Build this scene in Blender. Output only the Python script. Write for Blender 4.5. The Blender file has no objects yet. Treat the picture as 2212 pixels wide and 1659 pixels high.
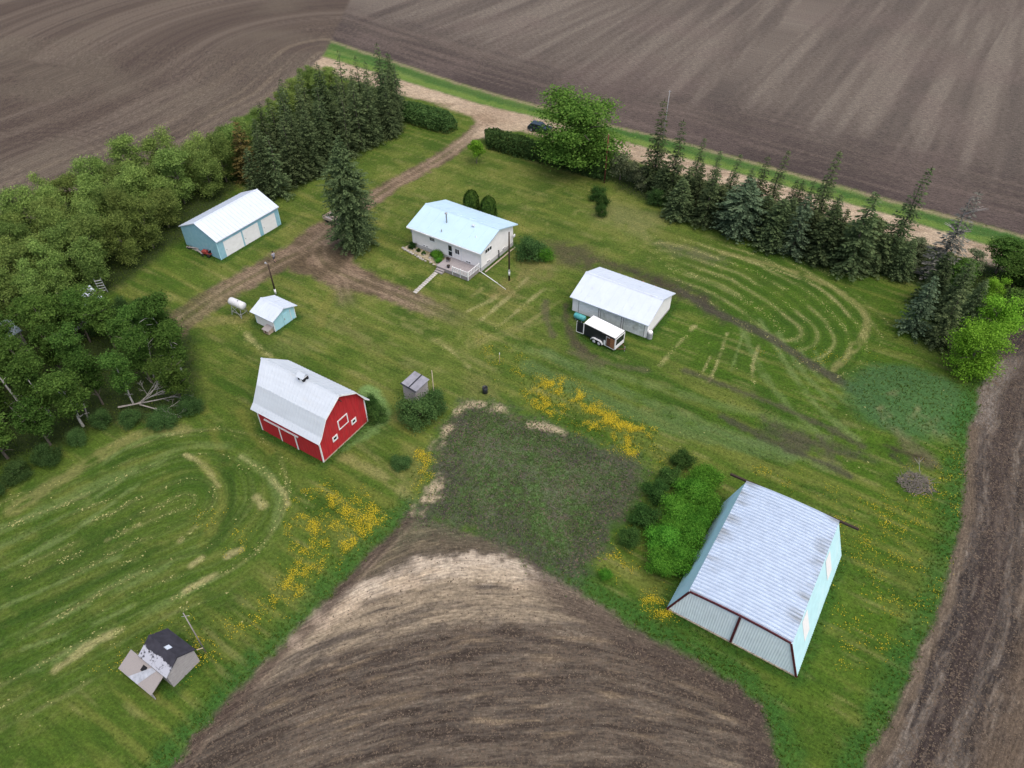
import bpy, math, random
import numpy as np
from mathutils import Vector, Matrix
R = math.radians
random.seed(7)
rng = np.random.default_rng(11)
SC = bpy.context.scene
COL = SC.collection

# ------------------------------------------------------------------ camera, world, sun
PITCH = R(42.747)
cam = bpy.data.cameras.new('camera')
camo = bpy.data.objects.new('camera', cam)
COL.objects.link(camo)
camo.location = (0, 0, 60)
camo.rotation_euler = (R(90) - PITCH, 0, 0)
cam.sensor_fit = 'HORIZONTAL'
cam.sensor_width = 36
cam.lens = 36 * 1600.14 / 2212
cam.clip_start = 0.5
cam.clip_end = 9000
SC.camera = camo

SUN_DIR = Vector((0.34, -0.36, 1.2)).normalized()      # towards the sun, behind thin cloud
world = bpy.data.worlds.new('World')
SC.world = world
world.use_nodes = True
wn = world.node_tree
sky = wn.nodes.new('ShaderNodeTexSky')
sky.sky_type = 'NISHITA'
sky.sun_disc = False
sky.sun_elevation = math.asin(SUN_DIR.z)
sky.sun_rotation = math.atan2(SUN_DIR.x, SUN_DIR.y)
sky.air_density = 1.0
sky.dust_density = 5.0
sky.ozone_density = 1.0
bg = wn.nodes['Background']
bg.inputs['Strength'].default_value = 0.15
wn.links.new(sky.outputs[0], bg.inputs['Color'])
sun = bpy.data.lights.new('sun', 'SUN')
sun.energy = 1.2
sun.angle = R(90)
sun.color = (1.0, 0.96, 0.9)
suno = bpy.data.objects.new('sun', sun)
COL.objects.link(suno)
suno.rotation_euler = (-SUN_DIR).to_track_quat('-Z', 'Y').to_euler()
SC.view_settings.view_transform = 'Standard'
SC.view_settings.look = 'None'
SC.view_settings.gamma = 1
SC.view_settings.exposure = 0.42
SC.cycles.max_bounces = 5
SC.cycles.diffuse_bounces = 2
SC.cycles.glossy_bounces = 2
SC.cycles.transmission_bounces = 2
SC.cycles.transparent_max_bounces = 4

# ------------------------------------------------------------------ survey: photo point -> place on the ground
CP, SP = math.cos(PITCH), math.sin(PITCH)
FPX = 1600.14
def G(x, y, z=0.0):
    """the place at height z that the survey photo shows at (x, y) of its 2212 px wide copy"""
    a, b = x - 1106, y - 829.5
    dx, dy, dz = a, CP * FPX - SP * b, -SP * FPX - CP * b
    t = (z - 60) / dz
    return Vector((t * dx, t * dy, z))
def crop(ox, oy, s): return lambda x, y: (ox + s * x, oy + s * y)
A = crop(518.44, 201.6, .26042); A1 = crop(0, 201.6, .26042); A3 = crop(1036.9, 201.6, .26042); A4 = crop(1612.9, 201.6, .27083)
B = crop(518.44, 576.04, .26042); B1 = crop(0, 576.04, .26042); B3 = crop(1036.9, 518.4, .26042); B4 = crop(1612.9, 576.0, .27083)
C1 = crop(0, 1019.6, .26042); C2 = crop(518.44, 1019.6, .26042); C3 = crop(1036.9, 1019.6, .26042); C4 = crop(1612.9, 1002.3, .27083)
def height_of(base, top_y):
    """height of an upright thing with its foot at base whose top shows at top_y"""
    g = G(*base)
    best, bd = 1, 1e9
    for i in range(1, 400):
        h = i * .06
        v = Vector((g.x, g.y, h - 60))
        d = v.y * CP - v.z * SP
        py = 829.5 - FPX * (v.y * SP + v.z * CP) / d
        if abs(py - top_y) < bd: best, bd = h, abs(py - top_y)
    return best

# ------------------------------------------------------------------ helpers
def S(r, g, b):
    def f(c):
        c /= 255
        return c / 12.92 if c <= .04045 else ((c + .055) / 1.055) ** 2.4
    return (f(r), f(g), f(b))
class MB:
    def __init__(s): s.v = []; s.f = []
    def add(s, vs, fs):
        n = len(s.v); s.v += [tuple(p) for p in vs]; s.f += [tuple(i + n for i in f) for f in fs]; return s
    def box(s, x0, x1, y0, y1, z0, z1):
        return s.add([(x0,y0,z0),(x1,y0,z0),(x1,y1,z0),(x0,y1,z0),(x0,y0,z1),(x1,y0,z1),(x1,y1,z1),(x0,y1,z1)],
                     [(3,2,1,0),(4,5,6,7),(0,1,5,4),(1,2,6,5),(2,3,7,6),(3,0,4,7)])
    def slab(s, pts, t):
        P = [Vector(p) for p in pts]
        n = (P[1]-P[0]).cross(P[2]-P[0]).normalized()
        k = len(P)
        return s.add([p for p in P] + [p - n*t for p in P], [tuple(range(k)), tuple(range(2*k-1, k-1, -1))] + [(i, i+k, (i+1)%k+k, (i+1)%k) for i in range(k)])
    def prism(s, prof, u0, u1, ax='x'):
        """closed profile of (v, z) swept from u0 to u1"""
        k = len(prof)
        q = (lambda u, v, z: (u, v, z)) if ax == 'x' else (lambda u, v, z: (v, u, z))
        return s.add([q(u0, v, z) for v, z in prof] + [q(u1, v, z) for v, z in prof],
                     [tuple(range(k-1, -1, -1)), tuple(range(k, 2*k))] + [(i, (i+1)%k, (i+1)%k+k, i+k) for i in range(k)])
    def tube(s, p0, p1, r0, r1=None, n=8, cap=True):
        r1 = r0 if r1 is None else r1
        p0, p1 = Vector(p0), Vector(p1); d = (p1-p0).normalized()
        a = d.orthogonal().normalized(); b = d.cross(a)
        vs = [p0 + (a*math.cos(2*math.pi*i/n) + b*math.sin(2*math.pi*i/n))*r0 for i in range(n)] + [p1 + (a*math.cos(2*math.pi*i/n) + b*math.sin(2*math.pi*i/n))*r1 for i in range(n)]
        fs = [(i, (i+1)%n, (i+1)%n+n, i+n) for i in range(n)]
        if cap: fs += [tuple(range(n-1,-1,-1)), tuple(range(n, 2*n))]
        return s.add(vs, fs)
    def lathe(s, prof, axis='z', n=16, c=(0,0,0)):
        vs = []; m = len(prof)
        for i in range(n):
            a = 2*math.pi*i/n
            for r, h in prof:
                p = (r*math.cos(a), r*math.sin(a), h) if axis == 'z' else (h, r*math.cos(a), r*math.sin(a))
                vs.append((p[0]+c[0], p[1]+c[1], p[2]+c[2]))
        fs = [(i*m+j, ((i+1)%n)*m+j, ((i+1)%n)*m+j+1, i*m+j+1) for i in range(n) for j in range(m-1)]
        return s.add(vs, fs)
    def mesh(s, name, smooth=False):
        me = bpy.data.meshes.new(name); me.from_pydata(s.v, [], s.f); me.validate(); me.update()
        if smooth: me.polygons.foreach_set('use_smooth', [True]*len(me.polygons))
        return me
    def build(s, name, mat, parent=None, smooth=False, bevel=0):
        o = bpy.data.objects.new(name, s.mesh(name, smooth)); COL.objects.link(o)
        if mat: o.data.materials.append(mat)
        if parent: o.parent = parent
        if bevel:
            m = o.modifiers.new('bevel', 'BEVEL'); m.width = bevel; m.segments = 2; m.limit_method = 'ANGLE'
        return o
def tag(o, label=None, cat=None, group=None, kind=None):
    if label: o['label'] = label
    if cat: o['category'] = cat
    if group: o['group'] = group
    if kind: o['kind'] = kind
    return o
def thing(name, label, cat, loc=(0,0,0), yaw=0, group=None):
    o = bpy.data.objects.new(name, None); COL.objects.link(o)
    o.empty_display_size = .5
    o.location = loc; o.rotation_euler = (0, 0, yaw)
    return tag(o, label, cat, group)

# ------------------------------------------------------------------ materials
def mat(name, col, rough=.8, var=.12, scale=3.0, metal=0.0, spec=.3, bump=0.0, col2=None, streak=None, dirt=None):
    """painted / plain surface: base colour varied by two noises, optional second colour in blotches"""
    m = bpy.data.materials.new(name); m.use_nodes = True
    nt = m.node_tree; N = nt.nodes; L = nt.links
    b = N['Principled BSDF']; b.inputs['Roughness'].default_value = rough; b.inputs['Metallic'].default_value = metal
    b.inputs['Specular IOR Level'].default_value = spec
    tc = N.new('ShaderNodeTexCoord'); mp = N.new('ShaderNodeMapping'); L.new(tc.outputs['Object'], mp.inputs[0])
    if streak: mp.inputs['Scale'].default_value = streak
    n1 = N.new('ShaderNodeTexNoise'); n1.inputs['Scale'].default_value = scale; n1.inputs['Detail'].default_value = 6; L.new(mp.outputs[0], n1.inputs['Vector'])
    rmp = N.new('ShaderNodeMapRange'); rmp.inputs[1].default_value = .3; rmp.inputs[2].default_value = .7
    rmp.inputs[3].default_value = 1-var; rmp.inputs[4].default_value = 1+var; L.new(n1.outputs[0], rmp.inputs[0])
    mul = N.new('ShaderNodeMix'); mul.data_type = 'RGBA'; mul.blend_type = 'MULTIPLY'; mul.inputs[0].default_value = 1
    mul.inputs[6].default_value = (*col, 1); L.new(rmp.outputs[0], mul.inputs[7])
    out = mul.outputs[2]
    if col2:
        n2 = N.new('ShaderNodeTexNoise'); n2.inputs['Scale'].default_value = dirt[0]; n2.inputs['Detail'].default_value = 5; L.new(mp.outputs[0], n2.inputs['Vector'])
        r2 = N.new('ShaderNodeMapRange'); r2.inputs[1].default_value = dirt[1]; r2.inputs[2].default_value = dirt[2]; L.new(n2.outputs[0], r2.inputs[0])
        mx = N.new('ShaderNodeMix'); mx.data_type = 'RGBA'; L.new(r2.outputs[0], mx.inputs[0]); L.new(out, mx.inputs[6]); mx.inputs[7].default_value = (*col2, 1); out = mx.outputs[2]
    L.new(out, b.inputs['Base Color'])
    if bump:
        bp = N.new('ShaderNodeBump'); bp.inputs['Strength'].default_value = bump; bp.inputs['Distance'].default_value = .03; L.new(n1.outputs[0], bp.inputs['Height']); L.new(bp.outputs[0], b.inputs['Normal'])
    return m
def leaf_mat(name, dark, light, transl=.25, hue=.03):
    m = bpy.data.materials.new(name); m.use_nodes = True
    nt = m.node_tree; N = nt.nodes; L = nt.links
    N.remove(N['Principled BSDF'])
    geo = N.new('ShaderNodeNewGeometry'); oi = N.new('ShaderNodeObjectInfo')
    tc = N.new('ShaderNodeTexCoord'); nz = N.new('ShaderNodeTexNoise'); nz.inputs['Scale'].default_value = .8; L.new(tc.outputs['Object'], nz.inputs['Vector'])
    ad = N.new('ShaderNodeMath'); ad.operation = 'ADD'; L.new(geo.outputs['Random Per Island'], ad.inputs[0]); L.new(nz.outputs[0], ad.inputs[1])
    mr = N.new('ShaderNodeMapRange'); mr.inputs[1].default_value = .45; mr.inputs[2].default_value = 1.5; L.new(ad.outputs[0], mr.inputs[0])
    mx = N.new('ShaderNodeMix'); mx.data_type = 'RGBA'; mx.inputs[6].default_value = (*dark,1); mx.inputs[7].default_value = (*light,1); L.new(mr.outputs[0], mx.inputs[0])
    hs = N.new('ShaderNodeHueSaturation'); L.new(mx.outputs[2], hs.inputs['Color'])
    h1 = N.new('ShaderNodeMapRange'); h1.inputs[3].default_value = .5-hue; h1.inputs[4].default_value = .5+hue; L.new(oi.outputs['Random'], h1.inputs[0]); L.new(h1.outputs[0], hs.inputs['Hue'])
    ml = N.new('ShaderNodeMath'); ml.operation = 'MULTIPLY'; ml.inputs[1].default_value = 7.13; L.new(oi.outputs['Random'], ml.inputs[0])
    fr = N.new('ShaderNodeMath'); fr.operation = 'FRACT'; L.new(ml.outputs[0], fr.inputs[0])
    h2 = N.new('ShaderNodeMapRange'); h2.inputs[3].default_value = .72; h2.inputs[4].default_value = 1.25; L.new(fr.outputs[0], h2.inputs[0]); L.new(h2.outputs[0], hs.inputs['Value'])
    d = N.new('ShaderNodeBsdfDiffuse'); L.new(hs.outputs[0], d.inputs[0])
    t = N.new('ShaderNodeBsdfTranslucent'); L.new(hs.outputs[0], t.inputs[0])
    ms = N.new('ShaderNodeMixShader'); ms.inputs[0].default_value = transl; L.new(d.outputs[0], ms.inputs[1]); L.new(t.outputs[0], ms.inputs[2])
    L.new(ms.outputs[0], N['Material Output'].inputs[0])
    return m
M = {}
M['white_roof'] = mat('white_roof_metal', (.55,.61,.69), rough=.5, var=.04, scale=.8, spec=.3, col2=(.46,.48,.50), dirt=(1.4,.6,.95))
M['blue_roof'] = mat('pale_blue_roof_metal', (.46,.62,.73), rough=.5, var=.03, scale=.7, spec=.3)
M['grey_roof'] = mat('galvanised_roof', (.52,.57,.62), rough=.45, var=.05, scale=1.2, metal=0, spec=.4, col2=(.5,.52,.53), dirt=(1.1,.6,.95), streak=(.3,2,2))
M['shed_roof'] = mat('galvanised_shed_roof', (.43,.51,.62), rough=.45, var=.08, scale=1.5, spec=.4, streak=(1,1,1))
M['white'] = mat('white_siding', (.86,.85,.85), rough=.7, var=.05, scale=2)
M['white_trim'] = mat('white_trim', (.78,.78,.78), rough=.6, var=.05)
M['cream'] = mat('cream_siding', (.86,.84,.82), rough=.75, var=.05, scale=1.5)
M['foundation'] = mat('foundation_parging', (.45,.45,.44), rough=.9, var=.15, scale=4)
M['blue_wall'] = mat('sky_blue_wall', (.27,.50,.60), rough=.7, var=.08, scale=2, col2=(.33,.5,.56), dirt=(2,.5,.9))
M['pale_blue'] = mat('pale_blue_wall', (.38,.66,.74), rough=.7, var=.06, scale=2)
M['end_panel'] = mat('pale_end_sheets', (.76,.87,.90), rough=.55, var=.06, scale=1.3)
M['cyan'] = mat('pale_cyan_metal', (.48,.74,.79), rough=.55, var=.06, scale=1.3, col2=(.56,.78,.82), dirt=(.6,.5,.8))
M['door_white'] = mat('white_door_paint', (.82,.83,.84), rough=.6, var=.05, scale=1.5)
M['door_grey'] = mat('weathered_door_paint', (.70,.73,.72), rough=.7, var=.12, scale=2, col2=(.42,.43,.38), dirt=(1.2,.5,.8))
M['red'] = mat('barn_red_boards', (.44,.022,.028), rough=.8, var=.26, scale=2.5, streak=(6,6,.35), col2=(.36,.05,.05), dirt=(1.2,.5,.8), bump=.4)
M['red_door'] = mat('barn_red_door', (.40,.020,.026), rough=.75, var=.18, scale=2.5, streak=(6,6,.35))
M['glass'] = mat('window_glass', (.02,.025,.03), rough=.12, var=.2, scale=1, spec=.5)
M['dark'] = mat('dark_opening', (.012,.012,.014), rough=.9)
M['black'] = mat('black_metal', (.015,.017,.022), rough=.4, var=.2, scale=2, spec=.4)
M['maroon'] = mat('maroon_trim', (.085,.016,.022), rough=.6, var=.2)
M['brown'] = mat('brown_creosote_wood', (.045,.03,.022), rough=.9, var=.3, scale=4, streak=(6,6,.5))
M['redwood'] = mat('reddish_pole_wood', (.13,.045,.03), rough=.9, var=.25, scale=4, streak=(6,6,.5))
M['grey_wood'] = mat('weathered_grey_wood', (.30,.275,.265), rough=.9, var=.22, scale=3, streak=(7,7,.5), bump=.5, col2=(.2,.17,.16), dirt=(3,.5,.8))
M['grey_board'] = mat('weathered_wall_boards', (.38,.355,.36), rough=.9, var=.3, scale=3, streak=(.6,.6,9), bump=.6, col2=(.2,.18,.19), dirt=(4,.5,.85))
M['grey_plank'] = mat('grey_deck_planks', (.33,.30,.30), rough=.9, var=.2, scale=3, streak=(7,.5,2), bump=.4)
M['plywood'] = mat('plywood', (.26,.12,.06), rough=.8, var=.25, scale=3, streak=(1,1,3))
M['tan_wood'] = mat('tan_wood', (.42,.34,.26), rough=.85, var=.25, scale=5)
M['stone'] = mat('pale_paving_stone', (.42,.40,.36), rough=.9, var=.25, scale=5, bump=.4)
M['rock'] = mat('pale_rock', (.40,.37,.33), rough=.95, var=.3, scale=5, bump=.6)
M['concrete'] = mat('concrete', (.34,.33,.31), rough=.9, var=.2, scale=4)
M['tank'] = mat('silver_tank_paint', (.62,.63,.64), rough=.45, var=.1, scale=2, spec=.5)
M['teal'] = mat('teal_paint', (.08,.33,.34), rough=.5, var=.2, scale=3)
M['steel'] = mat('grey_steel', (.32,.33,.34), rough=.5, var=.2, scale=5)
M['rubber'] = mat('tyre_rubber', (.025,.025,.025), rough=.9)
M['rust'] = mat('rusty_steel', (.12,.05,.03), rough=.9, var=.3, scale=6)
M['tractor_red'] = mat('faded_red_paint', (.28,.05,.04), rough=.6, var=.25, scale=5)
M['car'] = mat('dark_blue_car_paint', (.02,.03,.045), rough=.2, var=.05, spec=.6)
M['bark'] = mat('grey_bark', (.13,.11,.09), rough=.95, var=.3, scale=6, streak=(4,4,.6), bump=.5)
M['dead'] = mat('dead_pale_wood', (.30,.28,.26), rough=.95, var=.3, scale=6)
M['birch'] = mat('birch_bark', (.42,.41,.38), rough=.9, var=.2, scale=4, col2=(.04,.035,.03), dirt=(3.5,.58,.64), streak=(1,1,2.5))
M['skin'] = mat('skin', (.45,.27,.2), rough=.6, var=.05)
M['shirt'] = mat('grey_shirt', (.32,.33,.38), rough=.9, var=.15, scale=6)
M['shorts'] = mat('dark_shorts', (.05,.055,.075), rough=.9, var=.15)
M['hair'] = mat('dark_hair', (.02,.016,.013), rough=.7)
M['firewood'] = mat('split_firewood', (.30,.16,.11), rough=.9, var=.45, scale=9)
M['L_belt'] = leaf_mat('shelterbelt_leaves', S(84,108,52), S(144,166,90), .42, .012)
M['L_grove'] = leaf_mat('poplar_leaves', S(50,78,32), S(98,128,60), .35, .012)
M['L_bright'] = leaf_mat('fresh_green_leaves', S(78,122,30), S(138,182,64), .35, .006)
M['L_poplar'] = leaf_mat('big_poplar_leaves', S(58,98,38), S(118,158,72), .4, .008)
M['L_bush'] = leaf_mat('bush_leaves', S(50,98,30), S(104,158,56), .3, .008)
M['L_dark'] = leaf_mat('dark_bush_leaves', S(38,64,30), S(78,110,54), .25, .01)
M['L_hedge'] = leaf_mat('hedge_leaves', S(40,66,34), S(84,112,62), .2, .01)
M['L_grey'] = leaf_mat('grey_green_leaves', S(66,80,52), S(122,130,98), .2, .015)
M['N_spruce'] = leaf_mat('spruce_needles', S(48,62,40), S(98,112,74), .2, .012)
M['N_blue'] = leaf_mat('blue_spruce_needles', S(50,68,50), S(96,114,86), .15, .012)
M['N_dead'] = leaf_mat('dying_spruce_needles', S(64,66,58), S(116,114,106), .1, .01)
M['N_rust'] = leaf_mat('rusty_spruce_needles', S(64,62,36), S(108,96,56), .1, .004)
M['N_cedar'] = leaf_mat('cedar_foliage', S(42,68,30), S(88,116,50), .15, .005)
#SPLIT
# ------------------------------------------------------------------ ground
def _h(ix, iy, seed):
    n = (ix.astype(np.int64)*374761393 + iy.astype(np.int64)*668265263 + seed*982451653) & 0x7fffffff
    n = ((n ^ (n >> 13)) * 1274126177) & 0x7fffffff
    return ((n ^ (n >> 16)) & 0xffff) / 65535.0
def vn(x, y, seed=0):
    x0 = np.floor(x); y0 = np.floor(y); fx = x-x0; fy = y-y0
    fx = fx*fx*(3-2*fx); fy = fy*fy*(3-2*fy)
    a = _h(x0, y0, seed); b = _h(x0+1, y0, seed); c = _h(x0, y0+1, seed); d = _h(x0+1, y0+1, seed)
    return (a*(1-fx)+b*fx)*(1-fy) + (c*(1-fx)+d*fx)*fy
def fbm(x, y, seed=0, o=4):
    t = 0; a = .5; s = 0
    for i in range(o):
        t = t + a*vn(x*2**i + 17.3*i, y*2**i - 9.1*i, seed+i); s += a; a *= .55
    return t/s
def sst(a, b, x):
    t = np.clip((x-a)/(b-a), 0, 1); return t*t*(3-2*t)
def gp(pts, z=0): return [tuple(G(x, y, z))[:2] for x, y in pts]
def pdist(X, Y, poly):
    """distance to a polyline and length along it"""
    best = np.full(X.shape, 1e9); along = np.zeros(X.shape); acc = 0
    for (x0, y0), (x1, y1) in zip(poly[:-1], poly[1:]):
        dx, dy = x1-x0, y1-y0; l2 = dx*dx+dy*dy; l = math.sqrt(l2)
        t = np.clip(((X-x0)*dx+(Y-y0)*dy)/l2, 0, 1)
        d = np.hypot(X-x0-t*dx, Y-y0-t*dy)
        m = d < best; best = np.where(m, d, best); along = np.where(m, acc+t*l, along); acc += l
    return best, along
def inside(X, Y, poly):
    c = np.zeros(X.shape, bool); n = len(poly)
    for i in range(n):
        x0, y0 = poly[i]; x1, y1 = poly[(i+1) % n]
        if y0 == y1: continue
        k = ((y0 > Y) != (y1 > Y)) & (X < (x1-x0)*(Y-y0)/(y1-y0)+x0)
        c ^= k
    return c
def sdist(X, Y, poly):
    d, _ = pdist(X, Y, poly+[poly[0]])
    return np.where(inside(X, Y, poly), -d, d)
def smooth(pts, n=3):
    for _ in range(n):
        q = [pts[0]]
        for a, b in zip(pts[:-1], pts[1:]):
            q += [(a[0]*.75+b[0]*.25, a[1]*.75+b[1]*.25), (a[0]*.25+b[0]*.75, a[1]*.25+b[1]*.75)]
        pts = q+[pts[-1]]
    return pts

NX, ROWS = 880, []
y = 6.0
while y < 262:
    ROWS.append(y); y += .16 + max(0, y-20)**1.5*.00036
yy = np.array(ROWS); NY = len(yy)
ss = np.linspace(-1, 1, NX)
GY = np.repeat(yy[:, None], NX, 1); GX = (52+.70*GY)*ss[None, :]
X, Y = GX.ravel(), GY.ravel()
MOUND = G(1962, 868)
def ground_z(x, y):
    d = np.hypot((x-MOUND.x)/8.5, (y-MOUND.y)/7.0)
    return 1.3*np.exp(-d**2*1.6)*(1+.25*(fbm(np.asarray(x)*.4, np.asarray(y)*.4, 5)-.5))
Z = ground_z(X, Y) + .10*(fbm(X*.12, Y*.12, 31)-.5)
# regions, traced on the survey photo
far_edge = gp([(600,92),(1037,225),(1149,251),(1310,293),(1378,314),(1773,424),(1938,468),(2103,521),(2420,615)])
near_edge = gp([(500,93),(880,209),(940,222),(1010,243),(1141,283),(1297,327),(1400,357),(1778,466),(1897,500),(2019,538),(2400,655)])
field_edge = gp([(640,62),(1000,181),(1097,209),(1297,264),(1443,298),(1624,348),(1935,434),(2212,508),(2450,575)])
road = far_edge + near_edge[::-1]
verge = field_edge + far_edge[::-1]
far_field = [(-60,420),(500,420),(500,20)] 
far_field = [(field_edge[0][0], 400)] + field_edge + [(400, field_edge[-1][1]), (400, 400)]
west_edge = gp([(700,118),(604,211),(520,254),(437,303),(325,356),(216,402),(86,474),(-120,590),(-700,900)])
west_field = west_edge + [(-300, 60), (-300, 400), (west_edge[0][0]-4, 400)]
east_edge = gp([(2330,690),(2212,702),(2176,717),(2154,766),(2127,814),(2111,847),(2108,896),(2090,928),(2087,982),(2084,1002),(2081,1097),(2057,1205),(2035,1287),(2016,1341),(1987,1395),(1970,1449),(1900,1600),(1800,1760)])
east_field = east_edge + [(40, -20), (300, -20), (300, east_edge[0][1])]
garden = gp([(1000,872),(1062,872),(1120,892),(1215,930),(1300,962),(1398,1003),(1372,1068),(1330,1130),(1292,1200),(1240,1262),(1180,1235),(1100,1178),(960,1128),(880,1108),(900,1078),(945,1040),(930,990),(960,930)])
south_l = gp([(884,1104),(850,1140),(770,1222),(700,1302),(620,1382),(553,1451),(440,1570),(330,1700)])
south_r = gp([(1700,1700),(1640,1520),(1580,1470),(1530,1440),(1400,1372),(1280,1300),(1200,1240)])
south = south_l + south_r + gp([(1100,1178),(960,1128)])
drive_main = smooth(gp([(1062,246),(1013,300),(935,353),(857,394),(806,428),(745,468),(706,505),(684,540),(700,572),(757,600),(857,636),(930,664),(1000,692),(1060,712)]))
drive_west = smooth(gp([(712,500),(660,540),(610,560),(544,598),(482,630),(404,684),(360,716)]))
drive_south = smooth(gp([(735,600),(745,640),(760,680),(800,706)]))
jx = fbm(X*.8, Y*.8, 3)-.5; jy = fbm(X*2.2, Y*2.2, 8)-.5
jit = jx*1.6 + jy*.9
def region(poly, soft=.5, j=.6):
    return sst(soft, -soft, sdist(X, Y, poly) + jit*j)
d_main, a_main = pdist(X, Y, drive_main); d_west, a_west = pdist(X, Y, drive_west); d_south, a_south = pdist(X, Y, drive_south)
LM = a_main.max()
w_main = 1.6 + 1.5*np.exp(-((a_main-LM*.62)/9)**2) + .7*np.exp(-((a_main-LM*.72)/7)**2)
m_drive = np.maximum.reduce([
    sst(.7, -.5, d_main - w_main + jit*.8) * sst(LM, LM-16, a_main),
    sst(.8, -.5, d_west - (2.2+1.2*np.exp(-(a_west/7)**2)) + jit*.9) * (1-.4*sst(10, 32, a_west)),
    sst(1., -.6, d_south - 1.1 + jit) * sst(9, 2, a_south)*.8])
junction = np.hypot((X-G(690,560).x)/5.2, (Y-G(690,560).y)/4.6)
m_drive = np.maximum(m_drive, sst(1.1, .8, junction+jit*.25))
m_road = region(road, .5, .35); m_road = np.maximum(m_road, region(gp([(930,222),(1020,252),(1036,272),(1022,296),(1050,300),(1074,282),(1130,284),(1200,305),(1150,270),(1037,240)]), .6, .5)); m_verge = region(verge, .4, .3); m_far = region(far_field, .4, .4)
m_west = region(west_field, .6, .5); m_east = region(east_field, .35, .35); m_gard = region(garden, 1.3, 1.6); m_south = region(south, .5, .6)

# --- lawn colour
n_a = fbm(X*.05, Y*.05, 41); n_b = fbm(X*.22, Y*.22, 42); n_c = fbm(X*.9, Y*.9, 43, 3)
def V3(c): return np.array(c)[None, :]
def lerp(a, b, t): return a*(1-t[:, None]) + b*t[:, None]
def blob(pts, soft, j=1.0): return sst(soft, -soft, sdist(X, Y, gp(pts)) + jit*j)
col = np.repeat(V3(S(76,98,34)), len(X), 0)
# the yard round the house is drier and more olive, the south-west and east parts lusher
m_dry = m = blob([(560,470),(830,330),(1050,300),(1300,380),(1460,470),(1560,600),(1200,620),(1180,720),(1150,800),(900,900),(800,740),(440,760),(430,700)], 9, 2)
col = lerp(col, V3(S(96,108,48)), m*.62)
m = blob([(0,1080),(330,930),(560,900),(640,1040),(600,1380),(300,1500),(-100,1600),(-200,1200)], 6, 2)
col = lerp(col, V3(S(68,91,30)), m*.75)
m = blob([(1420,640),(1600,540),(1950,600),(2090,800),(2080,1100),(1980,1400),(1750,1480),(1820,1180),(1600,1010),(1500,960)], 6, 2)
col = lerp(col, V3(S(64,93,24)), m*.75)
col = lerp(col, V3(S(100,110,52)), sst(.5, .75, n_a)*.40*(.3+.7*m_dry))
col = lerp(col, V3(S(52,78,26)), sst(.46, .72, n_b)*.50)
col = lerp(col, V3(S(126,124,64)), sst(.58, .8, fbm(X*.3+7, Y*.3, 51))*.35*(.3+.7*m_dry))
def stroke(col, pts, width, c, k, soft=.4, j=.5, brk=0, sm=3, fade=0, z=0):
    """a worn, mown or driven strip along pts"""
    p = smooth(gp(pts), sm); xs = [q[0] for q in p]; ys = [q[1] for q in p]; e = width+soft+2
    i = np.where((X > min(xs)-e) & (X < max(xs)+e) & (Y > min(ys)-e) & (Y < max(ys)+e))[0]
    if not len(i): return col
    d, al = pdist(X[i], Y[i], p)
    mk = sst(soft, -soft, d-width/2+jit[i]*j)*k
    if brk: mk = mk*sst(brk-.15, brk+.15, fbm(al*.55+width*31+pts[0][0], d*.8, 61, 3))
    if fade: mk = mk*sst(0, fade, al)*sst(0, fade, al.max()-al)
    col[i] = col[i]*(1-mk[:, None]) + V3(c)*mk[:, None]
    return col
DRY, HAY, LUSH, MUD, PALE, OLV = S(134,130,82), S(152,146,100), S(48,74,24), S(74,66,56), S(112,128,76), S(112,116,56)
# mowing passes: loops in the south-west lawn
loop = gp([(-500,1560),(-150,1330),(120,1205),(300,1125),(395,1085)])
dl, al = pdist(X, Y, loop)
m_loop = blob([(-100,1150),(200,985),(300,935),(420,915),(540,935),(620,1010),(640,1090),(600,1180),(480,1300),(300,1420),(0,1600),(-300,1700),(-300,1200)], 3, 1)
wv = fbm(X*.08, Y*.08, 71)*4.0+fbm(X*.4, Y*.4, 72)*.7; mowk = m_loop*(.5+.5*sst(.35, .6, fbm(X*.07+3, Y*.07, 74)))*(.5+.5*sst(1.5, 5, dl))
for per, sh, c, k, ph in [(1.9, .5, HAY, .62, 0.3), (1.9, .5, LUSH, .55, .85), (.93, .4, PALE, .30, .1), (3.9, .5, OLV, .4, .6)]:
    q = ((dl+wv*.5)/per+ph) % 1.0
    ln = np.exp(-((q-.5)/.12)**2) if c is HAY else sst(.25, .5, np.abs(q-.5)*1.0)
    if c is HAY: ln = ln*sst(.42, .68, fbm(al*.14+np.floor((dl+wv*.5)/per+ph)*7.7, dl*.2, 73, 3))
    col = lerp(col, V3(c), mowk*ln*k)
# loops in the east lawn
loop2 = gp([(1440,575),(1560,620),(1640,668),(1690,712)])
dl2, al2 = pdist(X, Y, loop2)
m_loop2 = blob([(1400,500),(1560,530),(1780,590),(1900,690),(1870,770),(1800,830),(1660,730),(1500,640),(1440,600)], 2, .7)
q = ((dl2+wv*.4)/2.05) % 1.0
col = lerp(col, V3(HAY), m_loop2*np.exp(-((q-.5)/.13)**2)*sst(.34, .6, fbm(al2*.2+np.floor((dl2+wv*.4)/2.05)*5.1, dl2*.1, 75, 3))*.55)
col = lerp(col, V3(LUSH), m_loop2*sst(.2, .5, np.abs(q-.5))*.5)
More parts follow.
